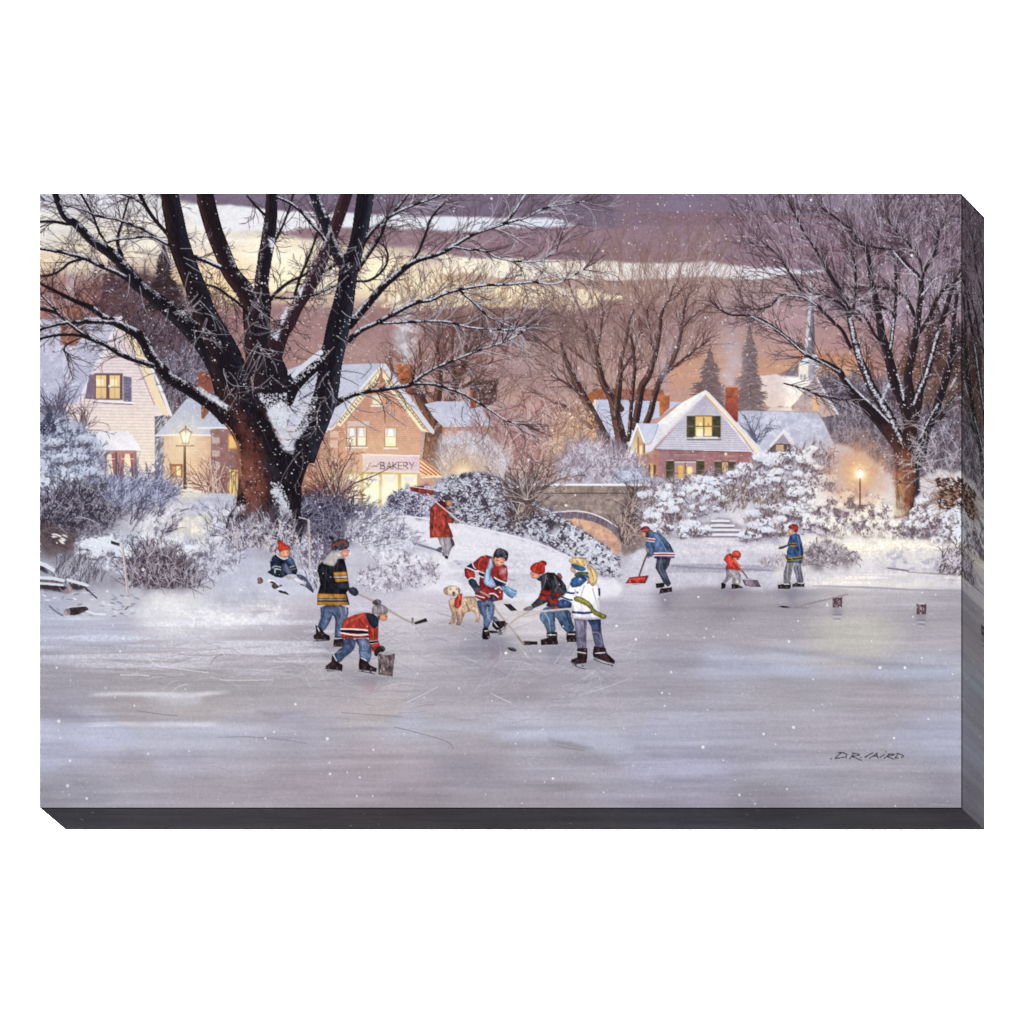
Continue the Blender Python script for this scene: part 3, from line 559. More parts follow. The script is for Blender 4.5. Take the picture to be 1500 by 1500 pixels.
# ------------------------------------------------------------------ snow covered ground
GR = part('painted_snowbank', 'painted blue white snow bank between the houses and the ice')
gcol = field([(60,600,150,150,170),(100,660,168,172,196),(60,700,160,162,184),(150,700,176,180,204),(200,715,176,180,204),(280,722,214,206,200),(300,740,176,180,204),(340,760,190,192,210),(200,750,196,194,204),(290,768,222,216,206),
 (70,740,96,88,104),(100,790,120,112,124),(150,800,176,178,198),(220,800,196,200,216),(300,800,196,198,214),(350,800,180,180,200),(420,790,150,146,166),(500,770,172,170,190),(560,790,198,196,212),
 (70,850,176,178,198),(150,850,160,156,172),(250,850,178,176,192),(350,850,196,198,216),(420,850,200,202,220),(500,850,198,196,212),(560,840,198,194,208),(620,800,198,198,214),(650,770,206,206,220),(700,800,208,208,222),(800,830,204,202,218),(600,760,204,204,220),
 (150,875,196,196,210),(250,880,226,224,228),(350,890,196,196,210),(60,890,176,180,200),(640,850,206,204,216),
 (900,820,182,176,192),(960,800,206,206,220),(1000,790,204,202,214),(1050,800,196,192,206),(1000,830,186,184,198),(1100,790,222,216,220),(1140,800,214,206,212),(1150,830,196,192,204),(1200,790,240,232,222),(1300,795,240,228,208),(1400,800,222,214,216),(1200,820,176,168,176),(1300,820,206,200,212),(1400,825,188,182,196),
 (1250,845,230,222,218),(1330,845,222,216,214),(1400,850,206,202,210),(1100,850,206,204,216),(950,850,206,204,216),(700,740,150,148,170),(850,700,180,178,196),(1000,740,178,178,198),(1200,700,206,206,220),(1260,740,232,226,218),(1350,760,190,186,198)])
sl, al = mask('54,590 92,640 100,690 180,700 228,706 262,716 300,716 350,722 420,726 480,738 560,742 620,736 640,700 700,690 760,706 850,706 930,688 960,708 1010,704 1100,690 1180,660 1250,650 1300,690 1320,720 1345,690 1500,690 1600,690 1600,1000 -100,1000 -100,590', 1, 2, 3)
comp(sl, al, (gcol*(1+.012*NM+.007*NF+.022*NL+.012*NH)[..., None])[sl])
scumble('250,716 330,726 450,740 560,748 560,800 250,770 180,720', (206,208,224), NH, .0, .6, .5, 5)
scumble('230,760 330,748 345,790 260,800', (236,228,206), NM, -.3, .7, .7, 6); glow(275,717,30,(250,236,204),.7,8)
def lumps(s, n, r0, r1, dk=(112,96,108), lt=((196,204,224),(212,218,234),(228,231,240)), up=.45, warm=None):
    """snow sitting on the tops of rounded clumps, bare twigs and shade left between them"""
    x, y = scat(s, n); o = np.argsort(y)
    for X, Y in zip(x[o], y[o]):
        r = rng.uniform(r0, r1); k = int(r*r*.9)+14; S = Splat()
        glow(X, Y+r*.55, r*.8, dk, .5, r*.4)
        gx, gy = X+rng.normal(0, r*.5, k//2), Y+r*.5+rng.normal(0, r*.22, k//2); S.add(gx, gy, rng.uniform(.35, .9, k//2), np.array([(84,68,82),(104,84,92),(126,104,106)])[rng.integers(0, 3, k//2)], .7); S.flush(1.6); S = Splat()
        th = rng.uniform(0, 2*math.pi, k); rr = np.sqrt(rng.random(k)); gx = X+np.cos(th)*rr*r*1.05; gy = Y-r*.12+np.sin(th)*rr*r*up-np.abs(rng.normal(0, r*.05, k))
        h = np.clip((gy-(Y-r*.5))/(r*.9), 0, .99); c = np.array(lt, float)[np.clip(2-(h*3).astype(int)+rng.integers(-1, 2, k), 0, 2)]
        if warm is not None: c = c+np.array((26,14,-14))*math.exp(-((X-1258)/70)**2)
        S.add(gx, gy, rng.uniform(.6, 1.9, k), c+rng.normal(0, 4, (k, 1)), .75); S.flush(1.5)
def bush(lab, s, n, base=(150,150,172), ba=.6, dark=((70,64,80),(92,86,102)), light=((200,200,216),(222,222,232)), snow=.5, ln=14, up=-1.45, fan=.6, soft=5, wob=9, snz=None, thr=.1, sc=(212,216,232), name='painted_bush', depth=1, kids=2, p=True, leaf=0, w=1.0):
    if p and lab: part(name, lab)
    if ba: poly(s, base, ba, 1, .1, soft, wob)
    scumble(s, dark[-1], NM*.6+NL*.5, .0, .9, .55, 5, False, tex=.12); scumble(s, light[-1], -NM*.5-NL*.3+NB*.5, .15, .8, .45, 5, False, tex=.08)
    n = int(n*.72); x, y = scat(s, n); S = Splat(); m = len(x); dk = np.array(dark)[rng.integers(0, len(dark), m)]
    for c in dark:
        k = (dk == np.array(c)).all(1); grow(x[k], y[k], up+rng.normal(0, fan, k.sum()), rng.uniform(.5,1.4,k.sum())*ln*1.25, w, S, c, .6, .07, kids, depth, .5)
    S.flush(1.9, True, .6)
    if leaf: dabs(s, leaf, (.5,1.5), dark, .8, 3, up, .8, np.clip(NM*.9+.45, 0, 1))
    if snow: 
        scumble(s, sc, snz if snz is not None else NB*.6+NM*.7, thr, .3, snow, 4, True)
        dabs(s, n, (.5,1.5), light, .8, 0, dens=np.clip((NB*.6+NM*.7)+.35, 0, 1))
    S = Splat(); x, y = scat(s, n//2); m = len(x); li = np.array(light)[rng.integers(0, len(light), m)]
    grow(x, y, up+rng.normal(0, fan, m), rng.uniform(.4,1.2,m)*ln, w*.75, S, light[0], .6, .07, 1, depth, .5); S.flush(1.5, True, .6)
# frosted hedges in front of the cottage and along the bridge
bush('painted frosted violet shrub in front of the far brick house', '815,705 822,670 850,650 890,648 925,668 950,700 950,712', 420, (168,160,178), .8, ((128,112,128),(150,134,150)), ((206,200,212),(190,190,212)), .25, 20, -1.5, .5)
bush('painted low blue hedge under the cottage side windows', '900,712 905,690 930,690 962,706 975,712', 150, (160,166,190), .8, ((116,112,136),(140,140,164)), ((204,210,228),(190,196,216)), .4, 8)
for X,Y in ((834,702),(849,703)): glow(X,Y,3,(120,84,86),.9); glow(X-.5,Y-2,1.6,(226,214,212),.9)
# stone bridge
BR = part('painted_bridge', 'painted stone footbridge with snow along its parapet')
poly('755,711 1010,711 1000,740 960,800 912,815 895,790 870,765 830,760 800,770 770,750', ((156,138,130),(138,122,124),'h'), tex=.12, wob=1.5, soft=1)
for yy in np.arange(728, 790, 6.2):
    for xx in np.arange(775+rng.uniform(0,8), 985, 13): 
        if yy < 757 or xx > 880: box(xx+rng.uniform(-1,1), yy, xx+11+rng.uniform(-2,2), yy+5.2, np.array((152,135,128))*rng.uniform(.82,1.18), .5, tex=.1)
sub('coping', None, BR); poly('770,712.5 1000,713 995,722 775,722', (146,130,120), tex=.12)
for xx in np.arange(776, 996, 9.4): box(xx, 713, xx+8.2, 721.5, np.array((150,134,124))*rng.uniform(.85,1.15), .8, tex=.1); 
stroke('770,723 880,722.6 985,723', 1.1, (84,72,74), .6)
stroke([(744,710.8,2.2),(830,710,2.6),(920,710.4,2.6),(1012,711,2)], 2.4, (232,230,236))
sub('arch', None, BR); poly('d 40,1005 200,995 320,1010 420,1050 520,1110 560,1180 540,1200 470,1130 380,1080 260,1050 60,1048', (126,113,122), tex=.1)
for t in np.linspace(0, 1, 22):
    q = spline(pts('d 60,1025 200,1020 320,1035 420,1075 520,1140'))[int(t*30) if int(t*30) < 40 else 40]; stroke([(q[0]+1,q[1]-4,.8),(q[0]-1,q[1]+4.5,.8)], .8, (84,74,88), .6, own=False)
stroke('d 30,1004 200,994 320,1008 430,1052 520,1110', 1.4, (226,222,230))
sub('tunnel', None, BR); poly('d 60,1055 260,1052 380,1085 470,1135 530,1195 560,1270 520,1320 420,1290 330,1240 240,1190 150,1110', ((220,172,144),(198,154,136),'d'), tex=.08, sm=1)
scumble('815,762 850,760 880,770 912,805 900,815 860,795', (226,178,140), NM, .0, .6, .5, 3)
# hedges either side of the bridge
bush('painted twiggy brown shrubs growing over the right foot of the bridge', 'd 540,1130 610,920 640,840 720,880 700,1080 660,1180 580,1270 540,1220', 170, (132,116,120), .4, ((92,74,74),(70,58,64)), ((206,184,170),(176,150,136)), 0, 22, -1.3, .5)
EV = part('painted_hedge', 'painted dark evergreen hedge dusted with snow above the sloping path')
for s, n in (('562,742 575,722 600,714 640,712 655,735 640,762 600,754 560,750',900),('630,720 650,700 700,692 760,716 800,745 850,775 905,815 912,846 880,842 840,815 790,790 730,775 660,766 640,745',3300)):
    poly(s, (112,108,130), .9, 1, .1, 2, 5)
    d = np.clip(.55+NM*.5, .05, 1)
    dabs(s, int(n*1.5), (.45,1.0), [(62,56,72),(80,72,86),(96,80,88)], .9, 6, -.5, .9, d)
    dabs(s, int(n*.62), (.45,1.0), [(206,208,224),(186,190,212),(160,164,188),(226,226,234)], .85, 4, -.3, 1., np.clip(.5-NM*.5, .05, 1))
scumble('790,775 850,770 905,815 930,850 860,840', (214,216,230), NB*.7+NM*.5, .0, .35, .9, 5, True)
scumble('600,712 680,696 800,760 790,785 660,764', (200,202,220), NB*.7+NM*.5, .45, .35, .6, 5, True)
stroke([(590,755,1.5),(650,764,2.4),(720,778,2.4),(790,797,2.2),(850,824,2)], 2, (224,222,232), .8)
dabs('560,740 580,720 640,714 650,760 560,752', 420, (.5,1.2), [(150,150,190),(110,108,150),(206,206,226),(84,80,110)], .8)
bush('painted brown rooted shrub at the left end of the bridge', 'c 960,1130 1050,930 1110,880 1150,930 1140,1010 1110,1060', 90, (128,106,108), .3, ((92,74,74),(64,54,60)), ((206,190,180),(180,150,136)), 0, 34, -1.5, .8)
part('painted_shrub', 'painted wide bare shrub reaching up from the left end of the bridge'); S = Splat()
for b, n in ((((772,737)),26),):
    a_ = np.linspace(-2.7,-.45,n)+rng.normal(0,.08,n); grow(np.full(n,772.)+rng.normal(0,2,n), np.full(n,738.), a_, rng.uniform(45,95,n), 1.8, S, (96,78,78), .7, .1, 4, 2, .5)
S.flush(2.2); S = Splat(); n = 11; grow(np.full(n,772.)+rng.normal(0,3,n), np.full(n,732.), np.linspace(-2.8,-.3,n), rng.uniform(30,90,n), .8, S, (206,196,194), .6, .08, 3, 1, .5); S.flush(1.2, False)
glow(771,748,3,(150,110,90),.8); n = 10; S = Splat(); grow(np.full(n,776.), np.full(n,740.), rng.uniform(.1,2.6,n), rng.uniform(10,34,n), .9, S, (96,76,76), .6, .1, 2, 1); S.flush(2, False)
# snowy path down to the ice, its shaded foot
PA = part('painted_snow_path', 'painted smooth snow path sloping down past the man in red')
poly('552,750 580,754 620,762 650,766 700,775 760,790 810,806 850,826 880,845 915,856 900,880 820,885 700,880 600,868 560,850 560,815 660,810 630,800 590,775 545,760', ((220,219,230),(224,221,231),'v'), tex=.015, soft=2, wob=2)
scumble('660,800 760,800 860,840 880,870 700,870 640,840', (186,184,200), NH*.5+NL*.6, .1, .7, .6, 8)
scumble('560,755 700,778 820,815 860,850 700,820', (224,222,230), NH, .0, .6, .5, 5)
stroke([(575,782,1),(605,795,3),(640,806,2.5),(652,812,1)], 2, (126,122,146), .7, own=False); stroke('560,772 590,788 618,800', 2, (140,138,160), .5, own=False)
for X,Y in ((668,822),(672,826),(745,848),(752,850),(700,840)): glow(X,Y,3.4,(140,136,158),.55,1.6)
# path across the bridge foot and the far rink edge
FR = part('painted_snow_path', 'painted trodden snow between the steps and the far skaters')
poly('905,835 930,812 960,792 1000,785 1070,784 1140,786 1200,786 1200,850 1130,862 1050,860 960,858 915,858', ((208,206,220),(192,188,202),'v'), tex=.04, soft=3, wob=3)
scumble('985,790 1080,788 1190,800 1180,835 1000,830', (228,222,226), NH, -.1, .6, .7, 8); scumble('985,815 1100,812 1190,830 1180,850 960,845', (160,156,174), NH, .0, .6, .8, 8)
stroke('985,829 1030,832 1090,834 1140,836', 2.6, (146,142,162), .5, own=False)
# steps
part('painted_steps', 'painted low snowy steps leading up from the far rink')
poly('1012,784 1024,764 1060,758 1090,770 1086,786', (158,150,164), .9, 1, .08, 2, 2)
for x0_,x1_,y_ in ((1042,1068,763),(1032,1075,770),(1026,1084,776.5),(1014,1088,783.5)): stroke([(x0_,y_,2.2),((x0_+x1_)/2,y_-.4,2.8),(x1_,y_,2.2)], 2.5, (226,224,232)); stroke([(x0_,y_+3,1.3),(x1_,y_+3,1.3)], 1.3, (120,110,126), .8)
# big snow laden bushes on the right
BB = (('painted snow laden bush below the cottage windows', '950,715 985,706 1015,700 1045,690 1070,694 1090,720 1060,745 1000,750 940,742', 420, .8),
 ('painted round snowy bush above the steps', '938,745 960,722 1000,724 1030,740 1020,765 1040,780 1000,786 950,780 936,765', 480, .65),
 ('painted tall frosted bush right of the cottage', '1060,720 1070,690 1110,672 1150,662 1190,655 1225,660 1220,700 1190,724 1130,730 1080,735', 620, .6),
 ('painted broad snow mound bush behind the far skaters', '1095,770 1110,740 1140,712 1180,704 1220,722 1230,750 1210,780 1160,785 1100,784', 520, .7),
 ('painted snow cushion bush beside the lamp post', '1180,745 1210,722 1250,725 1300,740 1310,765 1280,785 1230,785 1180,775', 480, .85),
 ('painted snowy bush at the foot of the right hand tree', '1270,770 1310,758 1345,756 1370,770 1380,788 1320,794 1270,788', 330, .6),
 ('painted grey spiky snow bush at the right edge', '1335,790 1336,750 1350,735 1375,735 1412,740 1412,796 1370,796', 520, .45),
 ('painted small snow bush left of the walking skater', '1090,785 1098,768 1120,758 1145,762 1150,780 1140,788', 150, .8))
for lab, s, n, sn in BB:
    bush(lab, s, int(n*.8), (164,158,176), .8, ((104,88,102),(128,112,124),(122,98,100)), ((204,204,218),(222,222,232)), 0, 9, -1.45, .8, 4, 9)
    cl = NB*.45+NM*.65
    scumble(s, (190,198,220), cl, -.3, .8, .6, 4, True)
    S = Splat(); x, y = scat(s, int(n*.14)); grow(x, y, -1.5+rng.normal(0,.6,len(x)), rng.uniform(10,26,len(x)), .9, S, (96,76,80), .5, .06, 2, 1, .5); S.flush(1.6, False)
    lumps(s, int(n*.075), 5, 13, warm=1)
    dabs(s, int(n*1.2), (.35,.9), [(92,76,88),(112,94,104),(132,110,114)], .65, 3, -1.2, .9, np.clip(-cl*.8, 0, 1))
    S = Splat(); x, y = scat(s, int(n*.16)); grow(x, y, -1.5+rng.normal(0,.6,len(x)), rng.uniform(8,22,len(x)), .8, S, (200,190,194), .5, .06, 2, 1, .5); S.flush(1.4, False)
for s in ('1060,715 1100,700 1095,745 1060,748','1100,730 1145,715 1150,735 1110,740','1205,790 1230,760 1300,765 1340,785 1340,795 1260,792'):
    dabs(s, 150, (.4,.7), [(96,78,80),(120,98,94),(190,174,166)], .7, 9, -1.3, .5)
scumble('1180,730 1250,724 1330,740 1340,785 1250,780 1190,770', (244,240,232), NB*.5+NM*.6, -.1, .6, .7, 9, False)
# shore on the right: warm snow, grey brush
SR = part('painted_snowbank', 'painted lamp lit snow bank along the right shore')
poly('1150,786 1220,784 1300,788 1412,795 1412,850 1300,850 1200,850 1130,848', ((238,230,220),(200,196,208),'v'), tex=.03, soft=3, wob=3)
scumble('1180,788 1412,795 1412,815 1190,812', (250,240,218), NH*.7+NM*.5, -.2, .5, .9, 6)
scumble('1280,805 1412,805 1412,842 1290,838', (178,174,194), NH*.5+NM*.7, -.1, .5, .8, 5)
bush('painted grey brown low brush behind the walking skater', '1176,830 1172,805 1190,795 1215,794 1240,806 1262,815 1250,830 1210,829', 220, (142,130,138), .95, ((100,86,96),(120,106,114)), ((206,200,208),(160,146,150)), .25, 6, -1.2, .8, 3, 6)
bush('painted faint mauve brush left of the walking skater', '1105,828 1120,820 1150,812 1160,826 1150,832', 60, (176,166,176), .7, ((140,126,138),), ((206,200,210),), .2, 5)
bush('painted brown grass tufts at the right edge of the shore', '1370,842 1380,815 1412,800 1412,846', 120, (150,138,150), .5, ((96,80,86),(70,60,70)), ((200,192,204),), .2, 12, -.9, .5, 4)
for X0,Y0,X1,Y1 in ((1300,832,1330,836),(1240,814,1250,808),(1330,838,1400,842)): stroke([(X0,Y0,1.5),(X1,Y1,2.4)], 2, (120,108,122), .7)
scumble('1180,842 1408,838 1412,862 1180,858', (244,236,226), NH, -.3, .6, .8, 4); stroke([(1190,858,1),(1280,861,3),(1340,864,2.5),(1412,865,2)], 2, (166,162,178), .7)
# small lamp post on the right, glowing
LM = part('painted_street_lamp', 'painted glowing lamp post among the snowy bushes on the right')
use(SR); glow(1258,684,52,(182,134,122),.5,48); glow(1257,692,32,(222,162,106),.75,34); glow(1258,694,15,(248,212,146),.85); scumble('1200,640 1310,640 1316,740 1200,740', (206,150,118), NM, .1, .6, .35, 14); use(LM)
sub('pole', None, LM); box(1258.9,699,1260.9,742,(104,66,56)); sub('lantern', None, LM); poly('1256,692 1258,688 1262,688 1264,692 1263,700 1257,700', (255,250,230)); glow(1260,694.5,8,(255,250,232),.9); stroke('1256,688.4 1260,686 1264,688.4', .8, (206,160,110), .7)
# lamp post on the left
LL = part('painted_street_lamp', 'painted old iron street lamp in front of the orange house')
sub('pole', None, LL); poly('269,652 272.4,652 273,717 268.6,717', (96,68,58)); stroke('258,653 284,653', 1.3, (96,68,58)); 
sub('lantern', None, LL); poly('a 1070,420 1150,420 1130,495 1090,495', (255,246,208)); stroke('a 1065,418 1110,392 1155,418', 2.2, (128,90,66)); stroke('a 1110,392 1110,372', 2, (120,84,62)); 
for s in ('a 1070,420 1090,498','a 1150,420 1130,498','a 1110,400 1110,495','a 1088,498 1132,498'): stroke(s, 1.1, (130,92,64))
use(OHS); glow(271,641,26,(255,240,196),.5); use(LL); glow(272,641,6,(255,252,228),.8)
# ------------------------------------------------------------------ shrubs on the left bank
part('painted_shrub', 'painted thin bare shrub in front of the pink house roof'); S = Splat(); n = 26
grow(np.full(n,86.)+rng.normal(0,3,n), np.full(n,626.), -1.57+rng.normal(0,.45,n), rng.uniform(35,95,n), 1.5, S, (84,76,100), .5, .1, 4, 1, .45); S.flush(2.2)
part('painted_shrub', 'painted bare shrub against the pink house wall'); S = Splat(); n = 16
grow(np.full(n,118.)+rng.normal(0,3,n), np.full(n,632.), -1.2+rng.normal(0,.45,n), rng.uniform(30,60,n), 1.3, S, (104,82,90), .5, .1, 3, 1, .45); S.flush(2.2)
part('painted_shrub', 'painted bare shrub between the lamp and the big tree'); S = Splat(); n = 30
grow(rng.normal(320,12,n), np.full(n,722.), -1.75+rng.normal(0,.45,n), rng.uniform(25,62,n), 1.3, S, (124,84,84), .5, .1, 3, 1, .45); S.flush(2); S = Splat(); n=14; grow(rng.normal(316,12,n), np.full(n,722.), -1.7+rng.normal(0,.45,n), rng.uniform(25,52,n), .8, S, (226,200,180), .5, .1, 2, 1, .45); S.flush(1.8)
part('painted_shrub', 'painted large bare shrub in front of the bakery window'); S = Splat(); n = 44
a_ = rng.uniform(-2.7,-.5,n); grow(rng.normal(490,9,n), np.full(n,736.), a_, rng.uniform(40,105,n)*(1-.25*np.abs(a_+1.5)), 1.6, S, (104,68,66), .5, .1, 4, 2, .45); S.flush(1.7)
S = Splat(); n = 22; grow(rng.normal(492,8,n), np.full(n,734.), rng.uniform(-2.5,-.5,n), rng.uniform(40,95,n), .9, S, (196,164,156), .5, .1, 3, 1, .45); S.flush(1.6)
for s in ('b 950,930 1080,800 1250,730 1400,650','b 940,920 860,720 800,560','b 960,900 1000,720 1090,560'): stroke(s, 1.8, (74,52,56), .9, w1=.7)
bush('painted blue frosted juniper at the left edge', '54,640 80,600 110,620 150,650 165,690 140,720 90,730 54,720', 560, (158,166,194), .85, ((78,80,102),(104,106,130)), ((196,202,220),(176,184,206)), .7, 10, -1.2, .9, 4, 9, None, .05, (188,194,214))
dabs('a 130,430 330,400 420,500 330,590 160,560', 150, (.5,1.1), [(92,96,120),(76,78,102)], .7, 6, -1, .8, np.clip(NM+.4,0,1)); lumps('58,650 120,640 150,665 150,700 58,710', 16, 6, 14, (104,108,132), ((166,174,200),(184,192,214),(206,212,228))); dabs('58,640 120,625 150,660 150,700 58,710', 260, (.4,.9), [(84,88,112),(110,116,142),(196,202,220)], .7, 6, -1.0, .7); dabs('58,620 75,600 82,630 60,640', 90, (.6,1.3), [(64,64,84),(84,86,110)], .8, 6, -1, .8)
scumble('54,690 100,680 130,700 110,720 54,722', (214,220,236), NB*.6+NM*.6, -.2, .4, .9, 5, True)
bush('painted dark bare thicket on the left bank', '54,735 90,712 130,715 170,730 190,750 160,775 130,790 90,800 54,800', 760, (110,102,120), .75, ((56,50,64),(72,64,78),(92,84,100)), ((170,166,186),(206,204,218)), 0, 18, -1.2, .7, 5, 9)
dabs('54,735 120,715 180,745 150,765 54,790', 260, (.5,1.2), [(52,48,62),(66,60,74)], .7, 5, -1, 1, np.clip(NM+.35, 0, 1))
poly('54,768 110,775 120,800 90,815 54,815', (92,74,76), .7, 1, .12, 5, 6); dabs('a 60,1140 230,1170 220,1230 80,1190', 12, (.8,1.4), [(232,224,224)], .9, 6, .35, .15)
bush('painted violet blue twig shrub below the pink house', '150,730 170,700 230,705 260,720 235,745 190,750', 260, (146,150,178), .6, ((86,84,116),(104,104,136)), ((196,200,222),), 0, 26, -1.1, .5)
part('painted_shrub', 'painted spray of thin dark twigs in the open snow'); S = Splat(); n = 40
grow(rng.uniform(190,250,n), rng.uniform(755,790,n), -1.0+rng.normal(0,.3,n), rng.uniform(18,52,n), 1.2, S, (88,80,100), .5, .1, 3, 1, .4); S.flush(2)
for s in ('a 300,1040 420,1060 490,1160','a 330,1030 460,1080 490,1170','a 180,1100 240,1160'): stroke(s, 1.0, (176,172,192), .7, w1=.6)
bush('painted snow covered brush on the left shore slope', '110,790 170,780 230,795 290,800 300,830 250,830 160,840 110,820', 260, (196,200,218), .4, ((124,120,142),(96,90,108)), ((220,224,238),(206,210,228)), .75, 9, -1.3, .7, 5, 8, None, .05, (224,228,240))
lumps('105,800 170,785 300,795 310,820 200,822 110,820', 34, 6, 15, (140,134,154)); bush('painted dark twiggy brush beside the planted stick', '185,862 190,825 215,800 250,815 275,835 300,862', 560, (124,112,128), .7, ((58,46,58),(80,66,78),(98,78,84)), ((186,180,196),(140,130,146)), 0, 22, -1.5, .7, 5, 8)
bush('painted grey reeds at the left shore', '75,855 85,825 130,830 150,850 140,862', 200, (150,148,164), .5, ((92,86,100),(116,110,126)), ((196,196,212),), 0, 20, -1.3, .3)
bush('painted frosted grey brush at the foot of the big tree', '300,790 310,750 340,735 360,760 362,800 345,840 300,850 290,820', 300, (176,176,196), .45, ((104,98,118),(130,124,144)), ((216,218,232),(200,200,218)), .45, 15, -1.3, .6, 6, 9)
scumble('210,742 350,730 350,800 240,806 200,780', (226,224,232), NM*.7+NL*.5, -.2, .6, .8, 6); bush('painted dark violet brush right of the big tree trunk', '440,736 470,728 530,742 545,760 520,790 480,800 470,830 440,815', 760, (84,78,100), .9, ((54,48,66),(70,64,84)), ((150,150,172),(190,190,206)), .0, 18, -1.2, .8, 4, 8)
bush('painted light twig brush above the sloping path', '500,790 520,748 560,755 600,780 610,800 560,810', 260, (190,188,206), .5, ((104,98,120),(136,132,152)), ((214,214,226),(226,226,236)), .3, 17, -.7, .5, 6, 8)
bush('painted grey violet brush behind the striped players', '530,860 520,845 560,825 600,812 640,830 645,850 600,862 560,868', 330, (166,158,176), .75, ((112,100,118),(136,124,142)), ((212,210,222),(228,226,234)), .7, 8, -1.2, .8, 5, 8, None, .0, (206,204,220))
scumble('515,800 580,806 660,815 650,835 560,828', (226,226,234), NB*.6+NM*.6, .0, .4, .8, 5, False)
bush('painted brushwood around the sitting child', '350,790 380,775 470,790 490,850 460,870 440,830 390,800', 260, (176,174,194), .4, ((90,82,100),(110,100,118)), ((214,214,226),), .3, 16, -1.5, .4)
